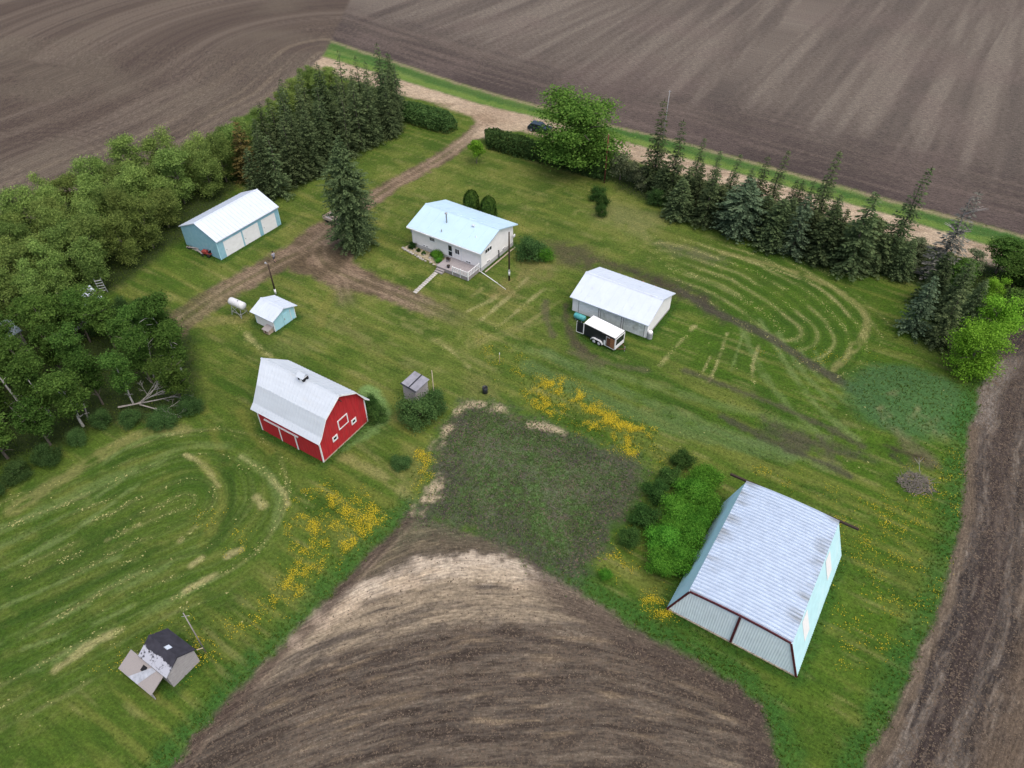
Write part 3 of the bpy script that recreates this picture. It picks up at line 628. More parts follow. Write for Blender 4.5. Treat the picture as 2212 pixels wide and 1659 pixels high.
def gable_walls(name, mat_, par, L_, W_, he, hr, Wr, z0=0):
    w = W_/2; s = (hr-he)/(Wr/2); ze = hr - s*w - .14
    return MB().prism([(-w, z0), (w, z0), (w, ze), (0, hr-.14), (-w, ze)], -L_/2, L_/2).build(name, mat_, par), ze
def window(par, face, u0, u1, z0, z1, off, sill=True, mull=1, fr=.07, fmat='white_trim'):
    """framed pane standing proud of a wall; face '-v' or '+u'"""
    def bx(m, a0, a1, d0, d1, b0, b1):
        if face == '-v': m.box(a0, a1, off-d1, off-d0, b0, b1)
        elif face == '+v': m.box(a0, a1, off+d0, off+d1, b0, b1)
        elif face == '+u': m.box(off+d0, off+d1, a0, a1, b0, b1)
        else: m.box(off-d1, off-d0, a0, a1, b0, b1)
    g = MB(); bx(g, u0+fr*.5, u1-fr*.5, .004, .03, z0+fr*.5, z1-fr*.5); w = g.build('window', M['glass'], par)
    f = MB(); bx(f, u0, u1, .002, .06, z1-fr, z1); bx(f, u0, u1, .002, .06, z0, z0+fr); bx(f, u0, u0+fr, .002, .058, z0+fr, z1-fr); bx(f, u1-fr, u1, .002, .058, z0+fr, z1-fr)
    for i in range(mull):
        c = u0+(u1-u0)*(i+1)/(mull+1); bx(f, c-.025, c+.025, .003, .05, z0+fr, z1-fr)
    f.build('frame', M[fmat], w)
    if sill:
        s = MB(); bx(s, u0-.05, u1+.05, .003, .1, z0-.07, z0-.004); s.build('sill', M[fmat], w)
    return w
YAW = R(-33.1)

# --- house
h = thing('house', 'white bungalow with a pale blue metal roof and a small wooden deck', 'house', (-7.27, 95.38, 0), R(-33.17))
HL, HW = 12.32, 8.29
ws, ze = gable_walls('wall', M['cream'], h, HL, HW, 3.48, 5.02, 9.49)
gable_roof('roof', M['blue_roof'], h, 13.27, 9.49, 3.48, 5.02, t=.16, step=1.6)
MB().box(-HL/2-.012, HL/2+.012, -HW/2-.012, HW/2+.012, 0, .62).build('foundation', M['foundation'], h)
window(h, '-v', -2.95, -1.95, 2.08, 2.72, -HW/2, mull=2)
window(h, '-v', 1.62, 2.45, 1.45, 2.35, -HW/2)
for u in (-4.25, -3.72): window(h, '-v', u, u+.36, .66, .98, -HW/2, sill=False, mull=0)
window(h, '-v', 3.5, 4.4, .64, .98, -HW/2, sill=False, mull=1)
window(h, '+u', -3.15, -1.45, 2.35, 3.05, HL/2, mull=2)
window(h, '+u', -2.75, -1.95, .64, .98, HL/2, sill=False); window(h, '+u', 1.25, 2.1, .64, .98, HL/2, sill=False)
window(h, '+v', -4, -2, 1.6, 2.8, HW/2); window(h, '+v', 1.5, 4, 1.4, 2.8, HW/2, mull=2)
d = MB().box(.35, 1.25, -HW/2-.05, -HW/2-.003, .64, 2.62).build('door', M['white_trim'], h)
MB().box(.50, 1.10, -HW/2-.07, -HW/2-.052, 1.65, 2.48).box(.50, 1.10, -HW/2-.07, -HW/2-.052, .8, 1.52).build('glazing', M['glass'], d)
MB().tube((1.16,-HW/2-.1,1.58), (1.16,-HW/2-.052,1.58), .035).build('handle', M['steel'], d)
MB().box(2.72, 2.86, -HW/2-.07, -HW/2-.004, .1, 3.1).build('downspout', M['white_trim'], h)
MB().box(-6.6, 6.6, -4.845, -4.75, 3.30, 3.44).build('gutter', M['white_trim'], h)
for sx in (-1, 1): MB().box(sx*6.13-.09, sx*6.13+.09, -HW/2-.035, -HW/2+.09, .62, ze-.02).build('corner_board', M['white_trim'], h)
MB().lathe([(0.0,6.0),(.2,6.0),(.22,5.86),(.1,5.82),(.09,4.2)], c=(-1.35,-1.9,0)).build('chimney', M['steel'], h, True)
MB().lathe([(0,5.0),(.07,5.0),(.07,4.5)], c=(-1.03,-3.6,-.75), n=10).build('vent_pipe', M['steel'], h)
MB().box(2.55, 3.0, -1.2, -.8, 4.55, 4.95).build('roof_vent', M['white_roof'], h, bevel=.04)
MB().box(4.2, 4.32, -2.6, -2.48, 4.0, 4.35).build('vent_pipe', M['white_trim'], h)
v = MB().tube((HL/2+.16,.15,.0), (HL/2+.16,.15,1.25), .07).tube((HL/2+.16,.15,1.25), (HL/2+.03,.15,1.25), .07).build('flue_pipe', M['black'], h)
dish = MB().lathe([(0,.12),(.18,.09),(.3,0.0),(.31,.01),(.18,.11),(0,.14)], axis='x', n=18).build('satellite_dish', M['tank'], h, True); dish.location = (6.5, 3.9, 1.9)
MB().tube((-.25,0,-.1), (.02,0,.08), .03).build('bracket', M['steel'], dish)
dish2 = MB().lathe([(0,.12),(.22,.09),(.38,0.0),(.39,.01),(.22,.11),(0,.14)], axis='x', n=18).build('satellite_dish', M['steel'], h, True); dish2.location = (-6.62, -3.7, 2.4); dish2.rotation_euler = (0, 0, R(200))
MB().tube((-.25,0,-.1), (.02,0,.08), .03).build('bracket', M['steel'], dish2)
# deck
dk = MB(); 
for i in range(21):
    u = .45 + i*.264; dk.box(u, u+.25, -7.15, -HW/2-.02, .56, .62)
deck = dk.build('deck', M['grey_plank'], h)
MB().box(.47, 5.97, -7.12, -7.08, .04, .555).box(.47, .51, -7.07, -HW/2-.03, .04, .555).box(5.93, 5.97, -7.07, -HW/2-.03, .04, .555).build('skirt', M['grey_wood'], deck)
rl = MB(); rl.box(3.3, 6.02, -7.16, -7.09, 1.42, 1.49).box(5.95, 6.02, -7.085, -4.3, 1.42, 1.49).box(3.3, 6.02, -7.15, -7.1, .70, .75).box(5.955, 6.015, -7.085, -4.3, .70, .75)
for u in np.arange(3.3, 6.0, .36): rl.box(u, u+.14, -7.175, -7.16, .64, 1.47)
for v in np.arange(-7.05, -4.35, .36): rl.box(6.02, 6.035, v, v+.14, .64, 1.47)
for u, v in ((3.3,-7.1), (4.65,-7.1), (5.98,-7.1), (5.98,-4.4)): rl.box(u-.05, u+.05, v-.05, v+.05, .1, 1.56)
rl.build('railing', M['white_trim'], deck)
MB().box(.6, 1.9, -7.5, -7.17, .02, .36).box(.6, 1.9, -7.85, -7.505, .02, .18).build('step', M['grey_wood'], deck)
def loc(px, py, dz=0.0):  # house-local place -> world
    c, s = math.cos(R(-33.17)), math.sin(R(-33.17)); return (-7.27+px*c-py*s, 95.38+px*s+py*c, dz)
pt = thing('flower_pot', 'black flower pot standing on the house deck by the front edge', 'flower pot', loc(2.2, -6.6, .62), 0)
MB().lathe([(0,0),(.16,0),(.23,.34),(.25,.34),(.25,.38),(.21,.38),(.19,.3),(0,.3)]).build('pot', M['black'], pt, True)
MB().lathe([(0,.302),(.19,.302)]).build('soil', M['brown'], pt)
ch = thing('deck_chair', 'small dark chair on the house deck near the door', 'chair', loc(1.25, -5.3, .62), R(160))
MB().box(-.24, .24, -.24, .24, .38, .43).build('seat', M['brown'], ch); MB().box(-.24, .24, .21, .26, .43, .85).build('backrest', M['brown'], ch)
for x in (-.2, .2):
    for y2 in (-.2, .2): MB().tube((x, y2, 0), (x, y2, .38), .025).build('leg', M['brown'], ch)
# stepping stones, flower bed, planks
for i in range(12):
    t = i/11; u = .95+.45*t; v = -8.1-5.1*t
    o = MB().box(-.32+.03*math.sin(i*3), .32, -.2, .2, 0, .06).build('stepping_stone', M['stone'], bevel=.02); o.location = loc(u, v, .0); o.rotation_euler = (0, 0, R(-33+random.uniform(-4,4)))
    wh = ['first stepping stone, closest to the house deck', 'last stepping stone, farthest from the house deck'][0 if i == 0 else 1] if i in (0, 11) else 'square stepping stone inside the row leading to the house deck'
    tag(o, 'pale '+wh, 'stepping stone', 'stepping stones in front of the deck')
bed = MB()
pts = [(-7.15,-5.4),(-6.75,-3.6),(-6.2,-4.2),(.35,-4.2),(.35,-5.0),(-.3,-6.5),(-1.8,-6.1)]
bed.slab([(x, y2, .07) for x, y2 in pts][::-1], .06)
o = bed.build('flower_bed', mat('bed_gravel', S(168,156,130), var=.35, scale=4, bump=.8, col2=S(110,106,70), dirt=(1.5,.5,.75))); o.location = loc(0, 0); o.rotation_euler = (0, 0, R(-33.17)); o['kind'] = 'structure'
def rock(name, r, mat_, flat=.6):
    m = MB(); n, k = 8, 5; vs = []
    for i in range(k+1):
        a = math.pi*i/k
        for j in range(n): b_ = 2*math.pi*j/n; q = r*random.uniform(.75, 1.15); vs.append((q*math.sin(a)*math.cos(b_), q*math.sin(a)*math.sin(b_), q*math.cos(a)*flat))
    m.add(vs, [(i*n+j, i*n+(j+1)%n, (i+1)*n+(j+1)%n, (i+1)*n+j) for i in range(k) for j in range(n)])
    return m.build(name, mat_, smooth=True)
EDGE = [(-7.1+.55*i, -5.5-.1*i) for i in range(10)] + [(-1.3,-6.3), (-.6,-6.5), (-.2,-6.2), (-5.6,-4.8), (-4.9,-5.2), (-3.4,-5.2), (-2.1,-5.4)]
rk0 = None
for i, (u, v) in enumerate(EDGE):
    r = random.uniform(.16, .3)
    if rk0 is None: rk0 = rock('border_rock', .25, M['rock']); o = rk0
    else: o = rk0.copy(); COL.objects.link(o)
    o.location = loc(u, v, .08); o.rotation_euler = (0, 0, random.uniform(0, 6)); s = r/.25; o.scale = (s*1.3, s, s)
    tag(o, 'pale rock bordering the flower bed along the front of the white bungalow', 'rock', 'rocks round the house flower bed')
o = MB().tube((0,0,.12), (3.6,-1.0,.05), .055).tube((3.6,-1.0,.05), (5.4,-1.6,.05), .03).build('white_pipe', M['white_trim']); o.location = loc(6.1, -4.3); o.rotation_euler = (0, 0, R(-33.17)); tag(o, 'long thin white pipe lying on the lawn from the corner of the house deck', 'pipe')
o = MB().box(-.08, .08, -3.9, 3.9, .02, .14).build('edging_timber', M['tan_wood']); o.location = loc(6.75, -.1); o.rotation_euler = (0, 0, R(-33.17)); tag(o, 'long pale timber lying along the right end wall of the house', 'timber')
for (x, y2, l, a, nm) in [(1178,552,1.4,20,'grey board lying flat near the bushy shrub behind the house'), (1172,558,1.0,-30,'short pale board lying across the rubbish beside the house')]:
    g = G(x, y2); o = MB().box(-l/2, l/2, -.1, .1, .02, .07).build('board', M['tan_wood']); o.location = g; o.rotation_euler = (0, 0, R(a)); tag(o, nm, 'board')

# --- white garage
g = thing('garage', 'white three door garage with a white metal roof behind the black trailer', 'garage', (14.6, 79.53, 0), YAW)
GL, GW = 10.77, 7.25
ws, ze = gable_walls('wall', M['white'], g, GL, GW, 2.45, 3.98, 8.32)
gable_roof('roof', M['white_roof'], g, 11.33, 8.32, 2.45, 3.98, t=.12, step=1.0)
for (a, b2, mt) in ((-4.5,-1.55,'door_white'), (-1.25,1.75,'door_grey'), (2.05,5.0,'door_grey')):
    dm = MB()
    for k in range(4): dm.box(a+.04, b2-.04, -GW/2-.05, -GW/2-.003, .04+k*.51, .52+k*.51)
    dd = dm.build('garage_door', M[mt], g)
    MB().box(a-.05, a+.04, -GW/2-.07, -GW/2-.002, .02, 2.12).build('jamb', M['steel'], dd); MB().box(b2-.04, b2+.05, -GW/2-.07, -GW/2-.002, .02, 2.12).build('jamb', M['steel'], dd)
    if b2 > 4: MB().tube((3.5,-GW/2-.1,.95), (3.5,-GW/2-.052,.95), .06).build('handle', M['steel'], dd)
for s_ in (-1, 1): MB().box(s_*GL/2-.07, s_*GL/2+.03, -GW/2-.03, -GW/2+.08, .02, ze-.03).build('corner_board', M['white_trim'], g)
MB().box(GL/2-.002, GL/2+.02, -GW/2+.1, GW/2-.1, .02, .3).build('foundation', M['concrete'], g)

# --- blue garage
g = thing('garage', 'sky blue garage with three white doors against the shelterbelt', 'garage', (-42.34, 98.58, 0), R(57.09))
GL, GW = 11.81, 7.68
ws, ze = gable_walls('wall', M['blue_wall'], g, GL, GW, 3.12, 4.89, 8.21)
gable_roof('roof', M['white_roof'], g, 12.1, 8.21, 3.12, 4.89, t=.12, step=.62)
MB().box(-6.04, 6.04, 4.11, 4.13, 2.9, 3.1).build('fascia', M['brown'], g)
for (a, b2) in ((-4.9,-1.5), (-1.3,1.75), (2.35,5.15)):
    dm = MB()
    for k in range(4): dm.box(a+.04, b2-.04, -GW/2-.05, -GW/2-.003, .04+k*.62, .64+k*.62)
    dd = dm.build('garage_door', M['door_white'], g)
    MB().box(a-.03, b2+.03, -GW/2-.07, -GW/2-.002, 2.53, 2.62).build('lintel', M['blue_wall'], dd)
    MB().tube((a+.3,-GW/2-.1,1.1), (a+.3,-GW/2-.052,1.1), .06).build('handle', M['steel'], dd)
for s_ in (-1, 1): MB().box(s_*GL/2-.09, s_*GL/2+.03, -GW/2-.03, -GW/2+.08, .02, ze-.03).build('corner_board', M['pale_blue'], g)

# --- pump house
p = thing('pump_house', 'small pale blue shed with a white roof beside the fuel tank', 'shed', (-30.98, 77.33, 0), R(-33.14))
PL, PW = 3.48, 3.64
ws, ze = gable_walls('wall', M['pale_blue'], p, PL, PW, 1.89, 2.76, 4.35)
gable_roof('roof', M['white_roof'], p, 4.21, 4.35, 1.89, 2.76, t=.08, step=.6)
dd = MB().box(PL/2+.003, PL/2+.05, -.25, .95, .05, 1.72).build('door', M['pale_blue'], p)
MB().box(PL/2+.055, PL/2+.1, -.12, -.02, .8, 1.1).build('handle', M['steel'], dd)
MB().box(PL/2+.004, PL/2+.06, 1.0, 1.07, .05, 1.85).build('door_trim', M['white_trim'], p)
for s_ in (-1, 1): MB().box(PL/2-.05, PL/2+.025, s_*PW/2-.06, s_*PW/2+.03, .02, ze-.05).build('corner_board', M['white_trim'], p)
MB().box(-1.6, 1.6, -PW/2-.03, -PW/2-.003, .05, 1.75).build('siding', M['white'], p)
c, s_ = math.cos(R(-33.14)), math.sin(R(-33.14))
def ploc(u, v): return (-30.98+u*c-v*s_, 77.33+u*s_+v*c, 0)
cr = thing('wooden_box', 'small wooden box with a grey lid against the corner of the pump house', 'box', ploc(1.05, -2.4), R(-33))
MB().box(-.5, .5, -.4, .4, .02, .6).build('crate', M['tan_wood'], cr); MB().slab([(-.58,-.5,.62),(.58,-.5,.62),(.58,.48,.82),(-.58,.48,.82)], .05).build('lid', M['grey_wood'], cr)
MB().box(-.12, .12, -.43, -.402, .15, .45).build('opening', M['rust'], cr)

# --- fuel tank on its stand
t = thing('fuel_tank', 'silver fuel tank raised on a steel stand left of the pump house', 'fuel tank', tuple(Vector((-36.1, 78.6, 0))), R(-31))
MB().lathe([(0,-1.3),(.25,-1.29),(.48,-1.18),(.52,-1.1),(.52,1.1),(.48,1.18),(.25,1.29),(0,1.3)], axis='x', n=24, c=(0,0,1.75)).build('tank', M['tank'], t, True)
for x in (-.8, .8):
    for y2 in (-1, 1): MB().tube((x, y2*.36, 1.35), (x*1.1, y2*.62, 0), .045).build('leg', M['steel'], t)
MB().tube((-.85,-.5,.5), (.85,-.5,.5), .03).tube((-.85,.5,.5), (.85,.5,.5), .03).tube((-.82,-.5,.5), (-.82,.5,.5), .03).tube((.82,-.5,.5), (.82,.5,.5), .03).tube((.85,-.58,.1), (-.8,-.38,1.3), .025).build('brace', M['steel'], t)
MB().tube((1.3,0,1.5), (1.62,0,1.35), .035).tube((1.62,0,1.35), (1.7,.1,.3), .02).build('hose', M['black'], t)
MB().lathe([(0,2.36),(.1,2.36),(.1,2.2)], c=(.3,0,0), n=10).build('filler_cap', M['steel'], t)

# --- barn
b_ = thing('barn', 'red gambrel barn with white trim and a pale metal roof', 'barn', (-22.09, 58.03, 0), R(-32.08))
BL, BW = 9.14, 7.24; w = BW/2
K = [(-w-.42, 3.36), (-w+.16, 3.92), (-2.38, 5.72), (0, 7.2), (2.38, 5.72), (w-.16, 3.92), (w+.42, 3.36)]
def inset(dz): return [(-w, 3.6-dz), (-w+.18, 3.9-dz), (-2.36, 5.66-dz), (0, 7.1-dz), (2.36, 5.66-dz), (w-.18, 3.9-dz), (w, 3.6-dz)]
MB().prism([(-w, 0), (w, 0)] + inset(.06)[::-1], -BL/2, BL/2).build('wall', M['red'], b_)
names = ['roof', 'roof', 'roof', 'roof', 'roof', 'roof']
rf = MB(); low = MB(); u0, u1 = -BL/2-.4, BL/2+.38
for i in range(6):
    (v0, z0), (v1, z1) = K[i], K[i+1]
    a0 = u0 - (1.35 if i in (2, 3) else 0)
    tgt = rf if i in (2, 3) else low
    # the ridge runs further out at the hay hood, the knees do not
    if i == 2: q = [(u0,v0,z0), (u1,v0,z0), (u1,v1,z1), (u0-1.3,v1,z1)]
    elif i == 3: q = [(u0-1.3,v0,z0), (u1,v0,z0), (u1,v1,z1), (u0,v1,z1)]
    else: q = [(u0,v0,z0), (u1,v0,z0), (u1,v1,z1), (u0,v1,z1)]
    tgt.slab(q, .06)
    if i < 3: ribs(tgt, q[0], q[1], q[2], q[3], .42, w=.04, h=.03)
    else: ribs(tgt, q[2], q[3], q[0], q[1], .42, w=.04, h=.03)
rf.prism([(-.14,7.2-.075), (0,7.24), (.14,7.2-.075), (0,7.2)], u0-1.3, u1+.01)
r_ = rf.build('roof', M['grey_roof'], b_); low.build('lower_roof', M['grey_roof'], r_)
# white barge trim on the right gable, corner boards, openings
tr = MB()
for i in range(6):
    (v0, z0), (v1, z1) = K[i], K[i+1]
    tr.slab([(u1+.005, v0, z0-.03), (u1+.005, v1, z1-.03), (u1+.005, v1, z1-.19), (u1+.005, v0, z0-.19)], .04)
tr.build('barge_board', M['white_trim'], b_)
for v in (-w, w): MB().box(BL/2-.09, BL/2+.035, v-.1 if v > 0 else v-.035, v+.035 if v > 0 else v+.1, 0, 3.45).build('corner_board', M['white_trim'], b_)
MB().box(-BL/2-.035, -BL/2+.12, -w-.035, -w+.1, 0, 3.4).build('corner_board', M['white_trim'], b_)
MB().box(BL/2+.002, BL/2+.03, -w+.12, w-.12, .0, .16).build('sill_board', M['tan_wood'], b_)
g2 = MB().box(BL/2+.003, BL/2+.03, -.55, .72, 2.45, 3.65).build('loft_door', M['red_door'], b_)
f = MB(); f.box(BL/2+.004, BL/2+.06, -.68, .85, 3.6, 3.73).box(BL/2+.004, BL/2+.06, -.68, .85, 2.37, 2.5).box(BL/2+.004, BL/2+.058, -.68, -.55, 2.5, 3.6).box(BL/2+.004, BL/2+.058, .72, .85, 2.5, 3.6).build('frame', M['white_trim'], g2)
for a in (-1.82, 1.2): window(b_, '+u', a, a+.76, 1.5, 2.2, BL/2, sill=False, mull=0, fr=.17)
MB().tube((BL/2,.1,6.3), (BL/2+.5,.1,6.3), .05).build('hay_hook', M['brown'], b_)
MB().box(-3.6, 1.45, -w-.13, -w-.003, 2.16, 2.3).build('door_track', M['white_trim'], b_)
dd = MB().box(-1.45, 1.0, -w-.09, -w-.004, .05, 2.14).build('sliding_door', M['red_door'], b_)
MB().box(-1.48, -1.33, -w-.115, -w-.092, .05, 2.14).build('trim', M['white_trim'], dd); MB().box(.9, 1.1, -w-.115, -w-.092, .05, 2.14).build('trim', M['white_trim'], dd)
dd2 = MB().box(-3.55, -1.5, -w-.07, -w-.004, .05, 2.14).build('sliding_door', M['red_door'], b_)
cu = MB().box(-.42, .38, -.36, .36, 7.0, 7.62).build('cupola', M['white'], b_)
MB().box(-.45, -.2, -.37, .37, 7.08, 7.5).box(.15, .40, -.37, .37, 7.08, 7.5).build('louvre', M['dark'], cu)
MB().prism([(-.52,7.6), (0,7.98), (.52,7.6), (0,7.9)], -.55, .5).build('roof', M['grey_roof'], cu)

# --- machine shed with sloping sides
b_ = thing('machine_shed', 'large pale cyan machine shed with a galvanised roof and maroon trim', 'shed', (22.67, 38.02, 0), R(-32.57))
ud, ut, vd, zt, cr_ = 5.85, 4.36, 7.1, 4.22, .22
arcp = lambda u: zt + cr_*(1-(u/ut)**2)
us = np.linspace(-ut, ut, 5)
MB().prism([(-ud+.03, 0)] + [(ud-.03, 0)] + [(u*.985, arcp(u)-.12) for u in us[::-1]], -vd+.05, vd-.05, ax='y').build('wall', M['white'], b_)
rf = MB(); nv = 38
for i in range(nv):          # corrugated sheets running from eave to eave
    v0 = -vd-.12 + (2*vd+.24)*i/nv; v1 = -vd-.12 + (2*vd+.24)*(i+1)/nv; vm0, vm1 = v0+(v1-v0)*.35, v0+(v1-v0)*.5
    for a, b2 in zip(us[:-1], us[1:]):
        za, zb = arcp(a), arcp(b2); ex = lambda q: q*1.02
        k0, k1, k2, k3 = (ex(a), ex(b2), za, zb)
        rf.add([(k0,v0,k2),(k1,v0,k3),(k1,vm0,k3),(k0,vm0,k2),(k0,vm1,k2+.13),(k1,vm1,k3+.13),(k0,v1,k2),(k1,v1,k3)], [(0,1,2,3),(3,2,5,4),(4,5,7,6)])
rf.prism([(-ut*1.02, zt-.05), (ut*1.02, zt-.05), (0, zt+.1)], -vd-.12, vd+.12, ax='y')
sm = M['shed_roof']
nt = sm.node_tree; N = nt.nodes; L = nt.links; bs = N['Principled BSDF']; prev = bs.inputs['Base Color'].links[0].from_socket
tcn = N.new('ShaderNodeTexCoord'); sx_ = N.new('ShaderNodeSeparateXYZ'); L.new(tcn.outputs['Object'], sx_.inputs[0])
ab = N.new('ShaderNodeMath'); ab.operation = 'ABSOLUTE'; L.new(sx_.outputs[0], ab.inputs[0])
e1 = N.new('ShaderNodeMapRange'); e1.inputs[1].default_value = 2.9; e1.inputs[2].default_value = 4.0; L.new(ab.outputs[0], e1.inputs[0])
mpn = N.new('ShaderNodeMapping'); mpn.inputs['Scale'].default_value = (.25, .9, 1); L.new(tcn.outputs['Object'], mpn.inputs[0])
nz = N.new('ShaderNodeTexNoise'); nz.inputs['Scale'].default_value = 1.0; nz.inputs['Detail'].default_value = 5; L.new(mpn.outputs[0], nz.inputs['Vector'])
e2 = N.new('ShaderNodeMapRange'); e2.inputs[1].default_value = .47; e2.inputs[2].default_value = .60; L.new(nz.outputs[0], e2.inputs[0])
ml = N.new('ShaderNodeMath'); ml.operation = 'MULTIPLY'; L.new(e1.outputs[0], ml.inputs[0]); L.new(e2.outputs[0], ml.inputs[1])
ml2 = N.new('ShaderNodeMath'); ml2.operation = 'MULTIPLY'; ml2.inputs[1].default_value = .75; L.new(ml.outputs[0], ml2.inputs[0])
mx = N.new('ShaderNodeMix'); mx.data_type = 'RGBA'; L.new(ml2.outputs[0], mx.inputs[0]); L.new(prev, mx.inputs[6]); mx.inputs[7].default_value = (.24,.26,.27,1); L.new(mx.outputs[2], bs.inputs['Base Color'])
rf.build('roof', sm, b_)
def side(sgn):
    m = MB(); n = 60
    for i in range(n):
        v0 = -vd + 2*vd*i/n; v1 = v0 + 2*vd/n; vm = (v0+v1)/2
        p = lambda v, o: [(sgn*(ud+.03+o), v, 0.02), (sgn*(ut*1.0+.05+o), v, zt-.03)]
        q = p(v0, 0)+p(vm, .035)+p(v1, 0)
        m.add(q, [(0,1,3,2),(2,3,5,4)])
    return m
sw = side(-1).build('side_wall', M['cyan'], b_); se = side(1).build('side_wall', M['cyan'], b_)
for v in (-4.6, 2.4):        # pale replacement sheets on the right side
    a = lambda t: (ud+.09-(ud-ut-.02)*t, zt*t)
    (x0, z0), (x1, z1) = a(.35), a(.9)
    MB().slab([(x0,v,z0),(x0,v+1.4,z0),(x1,v+1.4,z1),(x1,v,z1)], .02).build('patch', M['white_trim'], se)
dm = MB()
def end_panel(u0, u1, y):
    m = MB(); k = max(2, int((u1-u0)/.22))
    hh = lambda u: arcp(max(-ut, min(ut, u)))-.1 if abs(u) < ut else max(.05, (ud-abs(u))/(ud-ut)*zt-.1)
    for i in range(k):
        a = u0+(u1-u0)*i/k; c_ = u0+(u1-u0)*(i+1)/k; mid = (a+c_)/2
        m.add([(a,y,.1),(a,y,hh(a)),(mid,y-.03,.1),(mid,y-.03,hh(mid)),(c_,y,.1),(c_,y,hh(c_))], [(0,2,3,1),(2,4,5,3)])
    return m
end_panel(-ud+.15, .05, -vd+.02).build('sliding_door', M['end_panel'], b_)
end_panel(.18, ud-.15, -vd-.0).build('sliding_door', M['end_panel'], b_)
tr = MB(); yf = -vd-.13
def bar(m, a, b2, th=.17):
    a, b2 = Vector((a[0], 0, a[1])), Vector((b2[0], 0, b2[1])); dv = (b2-a).normalized(); n = Vector((-dv.z, 0, dv.x))*th/2
    q = [a-n, b2-n, b2+n, a+n]
    m.add([(p_.x, yf, p_.z) for p_ in q]+[(p_.x, yf+.1, p_.z) for p_ in q], [(3,2,1,0),(4,5,6,7),(0,1,5,4),(1,2,6,5),(2,3,7,6),(3,0,4,7)])
bar(tr, (-ud, .02), (-ut, zt-.06)); bar(tr, (ut, zt-.06), (ud, .02)); bar(tr, (.1, .1), (.1, zt+.05), .2)
for a, c_ in zip(us[:-1], us[1:]): bar(tr, (a, arcp(a)-.03), (c_, arcp(c_)-.03), .2)
tr.build('trim', M['maroon'], b_)
MB().box(-ud, ud, -vd-.1, -vd-.03, .0, .1).build('base_board', M['tan_wood'], b_)
MB().box(-6.1, 6.2, vd+.14, vd+.32, zt-.28, zt-.06).build('door_track', M['brown'], b_)

# --- weathered shed and its lean-to
b_ = thing('old_shed', 'weathered grey board shed with a peeling black tar paper roof', 'shed', (-28.62, 30.0, 0), R(-32.8))
OL, OW = 3.3, 2.7
ws, ze = gable_walls('wall', M['grey_board'], b_, OL, OW, 1.95, 3.0, 2.95)
tar = mat('tar_paper_roof', (.035,.034,.045), rough=.85, var=.25, scale=2)
nt = tar.node_tree; N = nt.nodes; L = nt.links; bs = N['Principled BSDF']; prev = bs.inputs['Base Color'].links[0].from_socket
tcn = N.new('ShaderNodeTexCoord'); sx_ = N.new('ShaderNodeSeparateXYZ'); L.new(tcn.outputs['Object'], sx_.inputs[0])
e1 = N.new('ShaderNodeMapRange'); e1.inputs[1].default_value = -.35; e1.inputs[2].default_value = -.75; L.new(sx_.outputs[1], e1.inputs[0])
nz = N.new('ShaderNodeTexNoise'); nz.inputs['Scale'].default_value = 2.6; nz.inputs['Detail'].default_value = 6; nz.inputs['Roughness'].default_value = .7; L.new(tcn.outputs['Object'], nz.inputs['Vector'])
ad = N.new('ShaderNodeMath'); ad.operation = 'MULTIPLY_ADD'; ad.inputs[1].default_value = .5; L.new(e1.outputs[0], ad.inputs[0]); L.new(nz.outputs[0], ad.inputs[2])
e2 = N.new('ShaderNodeMapRange'); e2.inputs[1].default_value = .90; e2.inputs[2].default_value = .98; L.new(ad.outputs[0], e2.inputs[0])
mx = N.new('ShaderNodeMix'); mx.data_type = 'RGBA'; L.new(e2.outputs[0], mx.inputs[0]); L.new(prev, mx.inputs[6]); mx.inputs[7].default_value = (.40,.41,.46,1); L.new(mx.outputs[2], bs.inputs['Base Color'])
gable_roof('roof', tar, b_, 3.55, 2.95, 1.95, 3.0, t=.09, step=9)
MB().slab([(.15,-.02,3.06),(.6,-.02,3.06),(.6,.4,2.81),(.15,.4,2.81)], .02).build('roof_patch', M['teal'] if 0 else M['white_roof'], b_)
MB().slab([(-.0,-.05,3.09),(.0001,.45,2.8),(.5,.45,2.8),(.5,-.05,3.09)], .02)
MB().tube((1.85,1.5,1.9), (2.2,1.9,1.95), .04).build('eave_pole', M['tan_wood'], b_)
ln = MB().slab([(-2.9,-2.95,1.0),(1.3,-2.95,1.0),(1.3,-1.42,1.75),(-2.9,-1.42,1.75)], .07)
for k in range(7): ln.box(-2.9+k*.6, -2.86+k*.6, -2.94, -1.5, 1.72, 1.74) if 0 else None
l_ = ln.build('lean_to_roof', M['grey_wood'], b_)
MB().slab([(-.95,-2.1,1.445),(-.45,-2.1,1.445),(-.45,-1.68,1.65),(-.95,-1.68,1.65)], .01).build('roof_hole', M['dark'], l_)
MB().slab([(-1.6,-2.95,1.03),(-.4,-2.95,1.03),(.45,-1.5,1.74),(-.1,-1.5,1.74)], .02).build('tin_sheet', mat('dull_tin', (.34,.36,.40), var=.2, scale=3), l_)
MB().box(-2.8, 1.25, -2.85, -2.78, 0, .93).box(-2.8, -2.73, -2.775, -1.45, 0, 1.0).build('lean_to_wall', M['grey_board'], b_)

